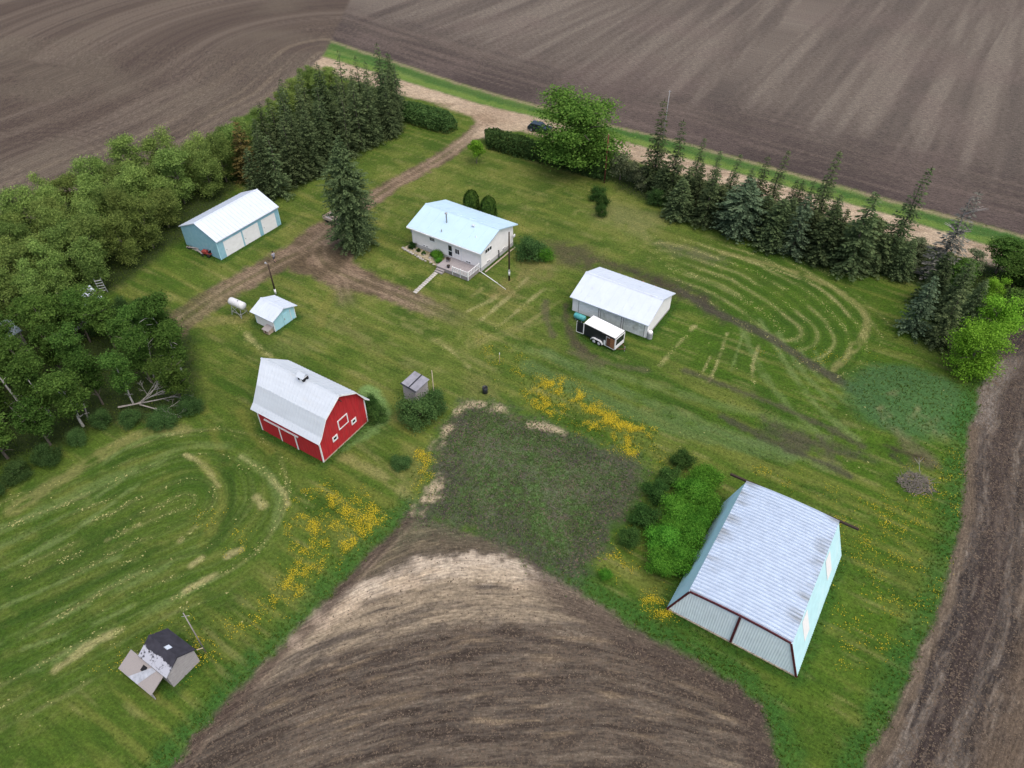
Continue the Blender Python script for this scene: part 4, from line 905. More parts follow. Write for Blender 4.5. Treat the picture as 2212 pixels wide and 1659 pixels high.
# --- little grey shed among the lilacs
gq = G(*B(1455, 1020), 1.2)
b_ = thing('grey_shed', 'small grey shed with a flat patched roof half hidden by a bush', 'shed', (gq.x, gq.y+.3, 0), R(57))
MB().box(-1.15, 1.15, -.9, .9, 0, 2.0).build('wall', M['grey_board'], b_)
r_ = MB().slab([(-1.3,-1.1,2.1),(1.3,-1.1,2.1),(1.3,1.05,2.35),(-1.3,1.05,2.35)], .08).build('roof', mat('grey_felt_roof', (.24,.24,.27), var=.2, scale=2), b_)
MB().slab([(-1.32,-.15,2.245),(1.32,-.05,2.255),(1.32,.1,2.275),(-1.32,.0,2.265)], .03).build('batten', M['black'], r_)
MB().slab([(-1.33,-1.13,2.1),(-1.18,-1.13,2.11),(-1.18,1.08,2.4),(-1.33,1.08,2.4)], .05).build('edge_strip', M['black'], r_)

# --- half hidden sheds in the west trees
gq = G(165, 692)
b_ = thing('white_shed', 'white painted shed mostly hidden by the poplar grove', 'shed', (gq.x, gq.y, 0), R(57))
gable_walls('wall', M['white'], b_, 6.6, 4.0, 2.4, 3.5, 4.4); gable_roof('roof', M['white_roof'], b_, 7.0, 4.4, 2.4, 3.5, t=.1, step=.6)
window(b_, '-v', -1, 0, 1, 1.8, -2.0); MB().box(1.2, 2.1, -2.05, -2.003, .03, 2.0).build('door', M['door_grey'], b_)
gq = G(5, 752)
b_ = thing('grey_roofed_shed', 'low shed with a blue grey roof at the left edge beside the grove', 'shed', (gq.x, gq.y, 0), R(57))
gable_walls('wall', M['grey_board'], b_, 4.4, 3.6, 2.1, 3.0, 4.0); gable_roof('roof', mat('slate_grey_roof', (.21,.26,.29), var=.12, scale=1.5, rough=.6), b_, 4.8, 4.0, 2.1, 3.0, t=.1, step=.6)
MB().box(2.203, 2.23, -.8, .3, 1.0, 1.7).build('window', M['glass'], b_)
gq = G(225, 635)
b_ = thing('steel_rack', 'grey steel ladder rack standing at the edge of the shelterbelt', 'rack', (gq.x, gq.y, 0), R(20))
fr = MB()
for x in (-.45, .45): fr.tube((x, .3, 0), (x*.9, -.1, 2.6), .05)
fr.build('rail', M['steel'], b_)
for k in range(5): z = .4+k*.5; MB().tube((-.45+.005*k, .28-.075*k*2, z), (.45-.005*k, .28-.075*k*2, z), .04).build('rung', M['tank'], b_)

# ------------------------------------------------------------------ trailer, tanks, barrels, small things
t = thing('cargo_trailer', 'black cargo trailer with a white roof, its rear door swung open', 'trailer', (11.62, 73.05, 0), R(-40.5))
TL, TW = 4.75, 2.05
bd = MB().box(-TL/2, TL/2, -TW/2, TW/2, .42, 2.22).build('body', M['black'], t, bevel=.04)
MB().prism([(-TW/2-.02, 2.2), (TW/2+.02, 2.2), (TW/2-.12, 2.32), (0, 2.35), (-TW/2+.12, 2.32)], -TL/2-.02, TL/2+.0).build('roof', M['white_trim'], t, bevel=.03)
MB().box(TL/2+.003, TL/2+.05, -TW/2+.04, TW/2-.04, .4, .95).box(TL/2+.003, TL/2+.05, -TW/2+.0, -TW/2+.14, .95, 2.1).box(TL/2+.003, TL/2+.05, TW/2-.14, TW/2, .95, 2.1).box(TL/2+.003, TL/2+.05, -TW/2+.14, TW/2-.14, 1.95, 2.1).build('nose_panel', M['white_trim'], t)
MB().box(TL/2+.004, TL/2+.03, -TW/2+.16, TW/2-.16, .97, 1.93).build('front_window', M['glass'], t)
sd = MB().box(1.0, 1.62, -TW/2-.05, -TW/2-.003, .5, 1.95).build('side_door', M['rust'], t)
MB().box(1.02, 1.14, -TW/2-.07, -TW/2-.052, .5, 1.95).box(1.14, 1.6, -TW/2-.07, -TW/2-.052, 1.83, 1.95).build('frame', M['steel'], sd)
MB().box(1.66, 2.3, -TW/2-.04, -TW/2-.003, .48, 1.9).build('plywood_panel', M['plywood'], t)
MB().box(.8, 2.38, -TW/2-.035, -TW/2-.002, .38, .475).box(.72, .98, -TW/2-.035, -TW/2-.002, .48, 1.15).box(2.31, 2.385, -TW/2-.03, -TW/2-.002, .48, 2.1).build('skirt_panel', M['white_trim'], t)
for s_ in (-1, 1):
    for x in (-.62, .12):
        wh = MB().lathe([(.12,-.1),(.3,-.1),(.34,-.06),(.34,.06),(.3,.1),(.12,.1)], axis='x', n=20).build('wheel', M['rubber'], t, True); wh.location = (x, s_*(TW/2+.1), .34); wh.rotation_euler = (0, 0, R(90))
        MB().lathe([(0,-.09),(.2,-.105),(.21,-.09)], axis='x', n=16).lathe([(0,.09),(.2,.105),(.21,.09)], axis='x', n=16).build('rim', M['white_trim'], wh, True)
    pr = [(-1.18,.42),(-1.0,.72),(-.75,.84),(.25,.84),(.5,.72),(.68,.42),(.6,.42),(.45,.66),(.22,.76),(-.72,.76),(-.95,.66),(-1.1,.42)]
    y0, y1 = (TW/2+.003, TW/2+.26) if s_ > 0 else (-TW/2-.26, -TW/2-.003)
    m = MB(); k = len(pr); m.add([(x, y0, z) for x, z in pr]+[(x, y1, z) for x, z in pr], [tuple(range(k)), tuple(range(2*k-1, k-1, -1))]+[(i, i+k, (i+1)%k+k, (i+1)%k) for i in range(k)]); m.build('fender', M['tank'], t)
rd_ = MB().box(-1.02, 0, -.03, .03, .5, 2.12).build('rear_door', M['black'], t); rd_.location = (-TL/2-.02, -TW/2+.0, 0); rd_.rotation_euler = (0, 0, R(8))
MB().box(-1.06, -1.0, -.045, .045, .48, 2.14).box(-.08, .02, -.05, .05, .48, 2.14).box(-1.0, -.08, -.045, .045, .44, .52).build('trim', M['white_trim'], rd_)
tg = MB().tube((TL/2, -.7, .4), (TL/2+1.0, 0, .42), .05, n=6).tube((TL/2, .7, .4), (TL/2+1.0, 0, .42), .05, n=6).build('drawbar', M['rust'], t)
MB().tube((TL/2+.85,0,.02), (TL/2+.85,0,.8), .04).build('jack', M['steel'], tg)
gq = G(*crop(1209.7,547.24,.13194)(325, 1050), .45)
t = thing('teal_tank', 'teal cylindrical tank lying beside the open trailer door', 'tank', (gq.x, gq.y, 0), R(-36))
MB().lathe([(0,-.85),(.3,-.8),(.4,-.68),(.4,.68),(.3,.8),(0,.85)], axis='x', n=20, c=(0,0,.55)).build('shell', M['teal'], t, True)
for x in (-.45, .45): MB().box(x-.06, x+.06, -.3, .3, 0, .2).build('saddle', M['steel'], t)
gq = G(*crop(1209.7,547.24,.13194)(1468, 1410))
t = thing('barrel', 'grey barrel with a white lid at the corner of the white garage', 'barrel', (gq.x, gq.y+.25, 0), 0)
MB().lathe([(0,0),(.33,0),(.35,.05),(.36,.32),(.34,.34),(.36,.36),(.36,.64),(.34,.66),(.36,.68),(.35,.98),(.0,.98)], n=20).build('drum', M['steel'], t, True)
MB().lathe([(.3,.985),(.3,1.1),(.2,1.16),(0,1.17)], n=20).build('lid', M['white_trim'], t, True)
gq = G(1048, 848)
t = thing('burn_barrel', 'black burn barrel standing on the lawn above the garden plot', 'barrel', (gq.x, gq.y, 0), 0)
MB().lathe([(0,.03),(.3,.0),(.32,.02),(.32,.88),(.29,.88),(.29,.1),(0,.1)], n=18).build('drum', M['black'], t, True)
MB().lathe([(0,.6),(.288,.6)], n=18).build('ash', M['dark'], t)
# firewood behind the white garage
gq = Vector((14.6, 79.53, 0)); c, s_ = math.cos(YAW), math.sin(YAW)
fw = MB()
for k in range(170):
    u = random.uniform(-2.4, 4.6); v = 4.3+abs(random.gauss(0, .5)); z = random.uniform(.1, 1)*max(.3, 1.9-abs(u-.8)*.25)*.9
    a = random.uniform(0, 3.1); l = random.uniform(.2, .4); el = random.uniform(-.4, .4)
    fw.tube((u-l*math.cos(a), v-l*math.sin(a), max(.1, z-l*el)), (u+l*math.cos(a), v+l*math.sin(a), max(.1, z+l*el)), random.uniform(.07, .14), n=5)
o = fw.build('firewood_pile', M['firewood']); o.location = gq; o.rotation_euler = (0, 0, YAW); tag(o, 'heap of reddish split firewood along the back wall of the white garage', 'firewood')
# junk by the blue garage
gq = G(*A1(1725, 1345)); t = thing('garden_tractor', 'small faded red garden tractor parked against the blue garage', 'tractor', (gq.x, gq.y, 0), R(-20))
MB().box(-.75, .1, -.3, .3, .35, .8).build('hood', M['tractor_red'], t, bevel=.05); MB().box(.1, .75, -.35, .35, .38, .55).build('chassis', M['tractor_red'], t); MB().box(.35, .7, -.22, .22, .6, .7).box(.62, .7, -.22, .22, .7, 1.0).build('seat', M['black'], t)
for x, r in ((-.55, .2), (.5, .28)):
    for s_ in (-1, 1):
        wh = MB().lathe([(0,-.09),(r*.85,-.09),(r,-.05),(r,.05),(r*.85,.09),(0,.09)], axis='x', n=16).build('wheel', M['rubber'], t, True); wh.location = (x, s_*.42, r); wh.rotation_euler = (0, 0, R(90))
MB().tube((.05,0,.8), (.2,0,1.0), .02).lathe([(.12,1.0),(.15,1.0),(.15,1.03),(.12,1.03)], c=(.22,0,0), n=12).build('steering_wheel', M['black'], t)
for i, (x, y2, l, a, nm) in enumerate([(1640,1310,2.6,-35,'long weathered plank lowest on the junk heap beside the blue garage'), (1600,1290,2.2,-20,'weathered plank lying across the junk heap beside the blue garage'), (1660,1330,1.8,-48,'short dark plank at the front of the junk heap by the blue garage')]):
    gq = G(*A1(x, y2)); o = MB().box(-l/2, l/2, -.12, .12, 0, .06).build('plank', M['grey_wood']); o.location = (gq.x, gq.y, .04+.16*i); o.rotation_euler = (R(5), R(-4), R(a)); tag(o, nm, 'plank')
gq = G(*A1(1575, 1285)); t = thing('discarded_tyre', 'old black tyre leaning on the junk heap beside the blue garage', 'tyre', (gq.x, gq.y, .12))
MB().lathe([(.2,-.1),(.3,-.12),(.36,0),(.3,.12),(.2,.1),(.2,-.1)], n=18).build('tread', M['rubber'], t, True)
# flat deck wagon by the big spruce
gq = G(727, 480); t = thing('flat_wagon', 'grey wooden flat deck wagon beside the big lone spruce', 'wagon', (gq.x, gq.y, 0), R(-35))
m = MB()
for k in range(9): m.box(-1.9, 1.9, -.95+k*.21, -.76+k*.21, .62, .68)
m.build('deck', M['grey_plank'], t)
MB().box(-1.9, 1.9, -1.0, -.96, .5, .95).box(-1.94, -1.905, -.95, .95, .5, .95).build('side_rail', M['tan_wood'], t)
for x in (-1.2, 1.2):
    for s_ in (-1, 1):
        wh = MB().lathe([(0,-.09),(.28,-.09),(.33,-.04),(.33,.04),(.28,.09),(0,.09)], axis='x', n=16).build('wheel', M['rubber'], t, True); wh.location = (x, s_*.8, .33); wh.rotation_euler = (0, 0, R(90))
MB().box(-.9, .5, -.4, .5, .68, 1.05).build('load', M['tan_wood'], t)
# dark car on the gravel road
gq = G(1166, 283); t = thing('parked_car', 'dark car on the gravel road half hidden by the big poplar', 'car', (gq.x, gq.y, 0), R(-25))
MB().prism([(-2.2,.35),(2.2,.35),(2.25,.75),(2.1,.95),(1.0,1.02),(-2.05,1.05),(-2.25,.8)], -.9, .9, ax='y').build('body', M['car'], t, bevel=.05)
cb_ = MB().prism([(-1.95,1.04),(.95,1.02),(.3,1.52),(-1.6,1.55)], -.8, .8, ax='y').build('cabin', M['car'], t, bevel=.05)
MB().slab([(.93,-.7,1.08),(.93,.7,1.08),(.38,.65,1.49),(.38,-.65,1.49)], -.02).box(-1.6, .3, -.83, -.803, 1.1, 1.42).box(-1.6, .3, .803, .83, 1.1, 1.42).build('window', M['glass'], cb_)
for x in (-1.4, 1.4):
    for s_ in (-1, 1):
        wh = MB().lathe([(0,-.11),(.28,-.11),(.34,-.06),(.34,.06),(.28,.11),(0,.11)], axis='x', n=18).build('wheel', M['rubber'], t, True); wh.location = (x, s_*.86, .34); wh.rotation_euler = (0, 0, R(90))
        MB().lathe([(0,-.115),(.2,-.118),(.21,-.1)], axis='x', n=12).lathe([(0,.115),(.2,.118),(.21,.1)], axis='x', n=12).build('rim', M['steel'], wh)
for s_ in (-1, 1): MB().box(2.2, 2.27, s_*.62-.15, s_*.62+.15, .68, .82).build('headlight', M['tank'], t)

# --- poles
def pole(base, top_y, r, mt, name, label, cat='pole', band=None, z=None):
    gq = G(*base); hh = z or height_of(base, top_y)
    t = thing(name, label, cat, (gq.x, gq.y, 0))
    MB().tube((0,0,0), (0,0,hh), r, r*.7, n=10).build('shaft', mt, t, True)
    if band: MB().tube((0,0,band[0]), (0,0,band[1]), r*1.12, n=12).build('band', M['white_trim'], t, True)
    return t, hh
t, hh = pole((1100, 606), 501, .13, M['brown'], 'utility_pole', 'dark wooden utility pole with a white band near the house deck', band=(.9, 1.6))
MB().box(-.12, .12, -.22, -.1, 1.62, 1.9).build('meter_box', M['steel'], t)
t, hh = pole((596, 636), 571, .12, M['brown'], 'utility_pole', 'dark wooden pole with a lamp behind the pump house', band=(.05, .9))
MB().tube((0,0,hh-.15), (-.35,.25,hh+.1), .03).lathe([(0,.16),(.1,.14),(.14,0),(.0,-.02)], c=(-.4,.28,hh-.02), n=12).build('lamp', M['steel'], t)
t, hh = pole(A3(1030,745), A3(0,338)[1], .13, M['redwood'], 'utility_pole', 'tall reddish utility pole standing in the hedge by the road')
MB().lathe([(0,.02),(.09,.02),(.09,-.05),(.0,-.05)], c=(0,0,hh), n=10).build('cap', M['tan_wood'], t)
t, hh = pole((940, 876), 800, .06, M['tan_wood'], 'leaning_pole', 'thin pale pole rising from the bush beside the small grey shed')
MB().tube((-.05,0,hh-.3), (.05,0,hh-.3), .02).build('peg', M['steel'], t)
t, hh = pole((445, 1410), 1324, .06, M['grey_wood'], 'clothes_pole', 'thin grey pole in the grass right of the weathered shed')
MB().tube((-.3,0,hh-.55), (.3,.1,hh-.55), .02).build('arm', M['steel'], t)
t, hh = pole((1432, 300), 208, .07, M['steel'], 'mast', 'thin grey mast behind the first tall spruce by the road', z=9)
MB().tube((-.3,0,hh-.2), (.3,0,hh-.2), .02).build('arm', M['steel'], t)

t, hh = pole((1079, 786), 762, .035, M['tan_wood'], 'marker_stake', 'short pale stake standing in the lawn above the garden plot', 'stake')
MB().box(-.02, .06, -.05, .05, hh-.25, hh-.02).build('flag', M['white_trim'], t)
# --- person walking on the driveway
gq = G(594, 565.5)
def person():
    t = thing('person', 'person in a grey shirt and dark shorts walking on the dirt driveway', 'person', (gq.x, gq.y, 0), R(60))
    me = bpy.data.meshes.new('body'); J = {'pel':(0,0,.95),'sp':(0,.01,1.15),'ch':(0,.02,1.36),'nk':(0,.02,1.5),'hd0':(0,.03,1.58),'hd':(0,.04,1.68),'hd1':(0,.03,1.76),
        'hl':(.1,0,.9),'kl':(.11,.16,.5),'al':(.11,.12,.08),'tl':(.12,.30,.05),'hr':(-.1,0,.9),'kr':(-.11,-.04,.5),'ar':(-.11,-.26,.14),'tr':(-.12,-.12,.03),
        'sl':(.2,.02,1.42),'el':(.26,-.1,1.15),'wl':(.25,.02,.93),'fl':(.25,.05,.84),'sr':(-.2,.02,1.42),'er':(-.26,.06,1.14),'wr':(-.25,.22,.96),'fr':(-.25,.27,.88)}
    rad = {'pel':.15,'sp':.14,'ch':.16,'nk':.06,'hd0':.075,'hd':.1,'hd1':.07,'hl':.1,'kl':.06,'al':.045,'tl':.04,'hr':.1,'kr':.06,'ar':.045,'tr':.04,'sl':.07,'el':.045,'wl':.035,'fl':.04,'sr':.07,'er':.045,'wr':.035,'fr':.04}
    ed = [('pel','sp'),('sp','ch'),('ch','nk'),('nk','hd0'),('hd0','hd'),('hd','hd1'),('pel','hl'),('hl','kl'),('kl','al'),('al','tl'),('pel','hr'),('hr','kr'),('kr','ar'),('ar','tr'),('ch','sl'),('sl','el'),('el','wl'),('wl','fl'),('ch','sr'),('sr','er'),('er','wr'),('wr','fr')]
    ks = list(J); me.from_pydata([J[k] for k in ks], [(ks.index(a), ks.index(b)) for a, b in ed], [])
    o = bpy.data.objects.new('body', me); COL.objects.link(o); o.parent = t; o.data.materials.append(M['skin'])
    o.modifiers.new('skin', 'SKIN'); 
    for i, k in enumerate(ks):
        sv = me.skin_vertices[0].data[i]; sv.radius = (rad[k], rad[k]*.85); sv.use_root = (k == 'pel')
    o.modifiers.new('sub', 'SUBSURF').levels = 2
    MB().lathe([(.155,.93),(.17,1.05),(.17,1.2),(.19,1.36),(.17,1.45),(.08,1.5)], n=16).tube((.17,.02,1.43), (.25,-.06,1.2), .085, .07).tube((-.17,.02,1.43), (-.25,.05,1.2), .085, .07).build('shirt', M['shirt'], t, True)
    MB().lathe([(.15,.96),(.165,.9),(.16,.82)], n=16).tube((.1,0,.88), (.11,.13,.52), .115, .1).tube((-.1,0,.88), (-.11,-.03,.52), .115, .1).build('shorts', M['shorts'], t, True)
    MB().lathe([(0,1.82),(.07,1.805),(.11,1.74),(.115,1.66),(.1,1.6)], n=16, c=(0,.01,0)).build('hair', M['hair'], t, True)
    MB().box(.07, .17, .03, .32, 0, .07).box(-.17, -.07, -.3, -.05, .03, .1).build('shoes', M['black'], t, bevel=.02)
person()
#SPLIT
# ------------------------------------------------------------------ trees
def rnd(a, b): return random.uniform(a, b)
def kites(tris):
    a = np.array(tris, dtype=np.float32).reshape(-1, 4, 3); n = len(a)
    return a.reshape(-1, 3), np.arange(n*4).reshape(n, 4)
def mk(name, quads, mat_):
    v, f = kites(quads); return np_mesh(name, v, f, 4, mat_, False)
def spruce_mesh(H, R_, seed, prof, mat_, dens=1.0, sparse=0.0, lean=0.0):
    random.seed(seed); q = []
    z = .05*H
    while z < H*.985:
        t = z/H
        if prof == 'full': r = R_*((1-t)**.8)*(1-.35*max(0, .12-t)/.12)
        elif prof == 'spire': r = R_*(.36*(1-t)**.4 + .70*max(0, 1-t*1.35)**1.1)*(1-.3*max(0, .12-t)/.12) if t < .93 else R_*.36*(1-t)**.6
        else: r = R_*(.55+.45*math.sin(min(1, (1-t)*1.8)*math.pi/2))*min(1, (1-t)*2.6+.05)*(1-.3*max(0, .12-t)/.12)
        n = max(4, int((4+r*2.2)*dens))
        a0 = rnd(0, 6.3)
        for i in range(n):
            if random.random() < sparse: continue
            a = a0+2*math.pi*i/n+rnd(-.3, .3); rr = r*rnd(.62, 1.12)+.08
            ca, sa = math.cos(a), math.sin(a); dr = rnd(.12, .42)*(1-t*.8); up = .25*t
            m = max(2, int(rr/.26)); zz = z+rnd(-.15, .15); lx = lean*max(0, t-.55)*H
            for k in range(m):
                s = (k+.45)/m; d = rr*s
                p = np.array([ca*d+lx, sa*d, zz+rr*(up*s-dr*s*s)])
                l = (.24+.24*(1-abs(s-.5)))*(1 if rr > .5 else .7)
                for ang in ((-.85, .85) if k < m-1 else (-.6, 0, .6)):
                    b2 = a+ang+rnd(-.3, .3); dv = np.array([math.cos(b2), math.sin(b2), rnd(-.42, -.02)])*l*rnd(.8, 1.25)
                    w = np.array([-math.sin(b2), math.cos(b2), rnd(-.5, .5)])*l*.27
                    q.append((p, p+dv*.5+w, p+dv, p+dv*.5-w))
        z += rnd(.26, .40)*(1.0 if H < 14 else 1.15)/max(.7, dens)
    for k in range(6):
        a = rnd(0, 6.3); p = np.array([lean*.45*H, 0, H*.95]); q.append((p, p+np.array([.06*math.cos(a), .06*math.sin(a), .25]), p+np.array([0, 0, .05*H+.1]), p+np.array([-.06*math.cos(a), -.06*math.sin(a), .25])))
    return mk('crown', q, mat_)
def trunk_mesh(H, r, limbs, mt, seed=0, spread=2.0, lean=0.0):
    random.seed(seed+99); m = MB(); pts = [Vector((rnd(-.06,.06)*i+lean*i, rnd(-.06,.06)*i, H*i/5)) for i in range(6)]
    for i in range(5): m.tube(pts[i], pts[i+1], r*(1-i*.17), r*(1-(i+1)*.17), n=7, cap=False)
    for k in range(limbs):
        i = random.choice((1, 2, 2, 3, 3, 4)); a = rnd(0, 6.3); L_ = spread*rnd(.5, 1)
        p = pts[i]; e = p+Vector((math.cos(a)*L_, math.sin(a)*L_, L_*rnd(.4, 1.1))); mid = p.lerp(e, .5)+Vector((0, 0, .15*L_))
        m.tube(p, mid, r*.42, r*.28, n=5, cap=False); m.tube(mid, e, r*.28, r*.08, n=5, cap=False)
    me = m.mesh('trunk', True); me.materials.append(mt); return me
def leaf_mesh(H, R_, base, seed, mat_, n=5200, size=.26, lobes=16, shape='round', fuzz=.22):
    """leaf clumps on many uneven lobes spread through the crown volume"""
    g = np.random.default_rng(seed); ch = H-base
    C, RR = [], []
    for i in range(lobes):
        t = (i+.5)/lobes; z = g.uniform(.08, .92)
        if shape == 'round': rad = R_*math.sqrt(max(.05, 1-((z-.45)/.62)**2))
        elif shape == 'column': rad = R_*(.8 if z < .8 else .6)
        else: rad = R_*(.45+.75*z) if z < .7 else R_*(1.15-.9*(z-.7)/.3)
        a = i*2.4+g.uniform(-.5, .5); d = rad*g.uniform(.25, .78)
        C.append((d*math.cos(a), d*math.sin(a), base+ch*z)); RR.append(R_*g.uniform(.26, .46))
    C = np.array(C); RR = np.array(RR); w = RR**2; w /= w.sum()
    if shape == 'bullet':
        z = g.uniform(.0, 1, n)**.9; a = g.uniform(0, 6.283, n); r = R_*np.sqrt(np.clip(1-z**6, .02, 1))*(.72+.28*np.minimum(1, z*6))*(1+.10*np.sin(a*7+z*3))*g.uniform(.78, 1.08, n)
        P = np.stack([r*np.cos(a), r*np.sin(a), base+ch*z+g.uniform(-.05, .12, n)], 1); nn = np.stack([np.cos(a), np.sin(a), g.uniform(-.2, .5, n)], 1)+g.normal(size=(n, 3))*.35; nn /= np.linalg.norm(nn, axis=1)[:, None]
        t1 = np.array([0, 0, 1])-nn*nn[:, 2:]+g.normal(size=(n, 3))*.15; t1 /= np.linalg.norm(t1, axis=1)[:, None]; t2 = np.cross(nn, t1); s = size*g.uniform(.7, 1.4, n)[:, None]
        return np_mesh('crown', np.stack([P-t1*s*.7, P+t2*s*.25, P+t1*s*.7, P-t2*s*.25], 1).reshape(-1, 3), np.arange(n*4).reshape(n, 4), 4, mat_, False)
    k = g.choice(lobes, n, p=w)
    dr = g.normal(size=(n, 3)); dr /= np.linalg.norm(dr, axis=1)[:, None]; dr[:, 2] = np.where(g.random(n) < .55, np.abs(dr[:, 2]), dr[:, 2])
    rad = RR[k]*(g.uniform(.25, 1.0, n)**.45)*(1+fuzz*g.normal(size=n))
    sc = np.array([1, 1, .80 if shape != 'column' else 1.3])
    P = C[k]+dr*rad[:, None]*sc; P[:, 2] = np.maximum(P[:, 2], .08)
    P[:, 2] = np.minimum(P[:, 2], H*1.04)
    nn = dr*.55+g.normal(size=(n, 3))*.5+np.array([0, 0, .45]); nn /= np.linalg.norm(nn, axis=1)[:, None]
    t1 = np.cross(nn, g.normal(size=(n, 3))); t1 /= np.linalg.norm(t1, axis=1)[:, None]; t2 = np.cross(nn, t1)
    s = size*g.uniform(.55, 1.3, n)[:, None]
    q = np.stack([P-t1*s*.55, P+t2*s*.34, P+t1*s*.55, P-t2*s*.34], 1)
    return np_mesh('crown', q.reshape(-1, 3), np.arange(n*4).reshape(n, 4), 4, mat_, False)
PRO = {}
def proto(key, f):
    if key not in PRO: PRO[key] = f()
    return PRO[key]
def plant(name, key, loc, H, W, label, cat, group=None, parts=('trunk', 'crown'), tilt=(0, 0)):
    tm, cm, H0, R0 = PRO[key]
    r = bpy.data.objects.new(name, None); COL.objects.link(r); r.empty_display_size = .5
    r.location = (loc[0], loc[1], -.05); r.rotation_euler = (tilt[0], tilt[1], random.uniform(0, 6.28) if not any(tilt) else 0); r.scale = (W/R0, W/R0, H/H0)
    tag(r, label, cat, group)
    for nm, me in zip(parts, (tm, cm)):
        if me is None: continue
        o = bpy.data.objects.new(nm, me); COL.objects.link(o); o.parent = r
    return r
for i in range(4): PRO['belt%d' % i] = (trunk_mesh(6, .13, 7, M['bark'], i, 2.0), leaf_mesh(8, 2.6, .5, 20+i, M['L_belt'], 12000, .20, 40, fuzz=.30), 8, 2.6)
for i in range(3): PRO['belt%d' % (4+i)] = (trunk_mesh(6.5, .13, 9, M['bark'], 14+i, 1.8), leaf_mesh(8.4, 2.3, .6, 120+i, M['L_belt'], 11000, .19, 26+8*i, 'up', fuzz=.38), 8.4, 2.3)
for i in range(4): PRO['grove%d' % i] = (trunk_mesh(8, .15, 9, M['birch'] if i == 1 else M['bark'], 30+i, 1.8), leaf_mesh(9.5, 2.2, 2.2, 40+i, M['L_grove'], 7500, .22, 24, 'up', fuzz=.32), 9.5, 2.2)
for i in range(5): PRO['spr%d' % i] = (trunk_mesh(11, .17, 0, M['bark'], 50+i), spruce_mesh(12, 2.6, 60+i, 'full', M['N_spruce'], (1, .85, 1.1, .95, .8)[i], (.05, .15, 0, .1, .22)[i]), 12, 2.6)
for i in range(3): PRO['spi%d' % i] = (trunk_mesh(12, .17, 0, M['bark'], 50+i), spruce_mesh(14, 2.7, 70+i, 'spire', M['N_spruce'], .9, .08, lean=.035 if i else .012), 14, 2.7)
PRO['blu0'] = (trunk_mesh(9, .16, 0, M['bark'], 3), spruce_mesh(10, 2.6, 81, 'full', M['N_blue'], .9, .1), 10, 2.6)
PRO['blu1'] = (trunk_mesh(9, .16, 0, M['bark'], 4), spruce_mesh(10, 2.6, 82, 'col', M['N_blue'], 1.05), 10, 2.6)
PRO['lone'] = (trunk_mesh(16, .3, 0, M['bark'], 5), spruce_mesh(18, 3.7, 83, 'col', M['N_spruce'], 1.15), 18, 3.7)
PRO['dead'] = (trunk_mesh(13, .17, 14, M['dead'], 6, 1.6), spruce_mesh(14, 2.3, 84, 'spire', M['N_dead'], .8, .25, lean=.035), 14, 2.3)
PRO['rust'] = (trunk_mesh(11, .17, 0, M['bark'], 7), spruce_mesh(12, 2.5, 85, 'full', M['N_rust'], .95, .1), 12, 2.5)
PRO['cedar'] = (None, leaf_mesh(4.4, .8, .1, 86, M['N_cedar'], 7000, .2, 16, 'bullet'), 4.4, .8)
PRO['poplar'] = (trunk_mesh(11, .32, 12, M['bark'], 8, 4.0), leaf_mesh(14, 4.6, 2.0, 87, M['L_poplar'], 26000, .26, 34, 'round', fuzz=.34), 14, 4.6)
PRO['bright0'] = (trunk_mesh(6, .15, 8, M['bark'], 9, 2), leaf_mesh(8, 2.9, .5, 88, M['L_bright'], 12000, .19, 34, fuzz=.34), 8, 2.9)
PRO['bright1'] = (trunk_mesh(6, .12, 8, M['bark'], 10, 1.5), leaf_mesh(8, 2.6, .8, 89, M['L_bright'], 11000, .19, 30, fuzz=.34), 8, 2.6)
PRO['grey0'] = (trunk_mesh(4, .12, 8, M['bark'], 11, 1.5), leaf_mesh(5.5, 2.5, .3, 90, M['L_grey'], 5200, .26, 20), 5.5, 2.5)
PRO['bush0'] = (trunk_mesh(1.4, .06, 5, M['bark'], 12, .6), leaf_mesh(2.4, 1.7, .1, 91, M['L_bush'], 12000, .11, 22, fuzz=.42), 2.4, 1.7)
PRO['bush1'] = (trunk_mesh(1.4, .06, 5, M['bark'], 13, .6), leaf_mesh(2.4, 1.7, .1, 92, M['L_bush'], 12000, .11, 22, fuzz=.42), 2.4, 1.7)
PRO['dkb'] = (trunk_mesh(1.4, .06, 5, M['bark'], 14, .6), leaf_mesh(2.1, 1.25, .1, 93, M['L_dark'], 7000, .11, 18, fuzz=.42), 2.1, 1.25)
PRO['lil'] = (trunk_mesh(2, .06, 8, M['bark'], 15, 1.0), leaf_mesh(3.2, 2.2, .1, 94, M['L_hedge'], 9500, .15, 30, fuzz=.34), 3.2, 2.2)
PRO['round'] = (trunk_mesh(2.6, .09, 7, M['bark'], 16, 1.0), leaf_mesh(4.1, 1.75, 1.2, 95, M['L_bright'], 3600, .20, 16), 4.1, 1.75)
random.seed(21)
# west shelterbelt
def poisson(poly, sp, tries=9000):
    P = []; xs = [p[0] for p in poly]; ys = [p[1] for p in poly]
    for _ in range(tries):
        x, y = rnd(min(xs), max(xs)), rnd(min(ys), max(ys))
        if not inside(np.array([x]), np.array([y]), poly)[0]: continue
        if all((x-a)**2+(y-b)**2 > sp*sp for a, b in P): P.append((x, y))
    return P
belt = gp([(-330,720),(-150,625),(0,550),(86,508),(216,434),(325,400),(437,366),(505,335),(535,372),(500,402),(445,432),(388,468),(372,512),(355,552),(281,586),(215,632),(120,672),(0,705),(-100,760),(-300,860)])
for i, (x, y) in enumerate(poisson(belt, 3.4)):
    plant('leafy_tree', 'belt%d' % (i*5 % 7), (x, y), rnd(6.4, 9.6), rnd(2.1, 3.3), 'light green leafy tree packed inside the dense shelterbelt along the west field', 'tree', 'leafy trees of the west shelterbelt')
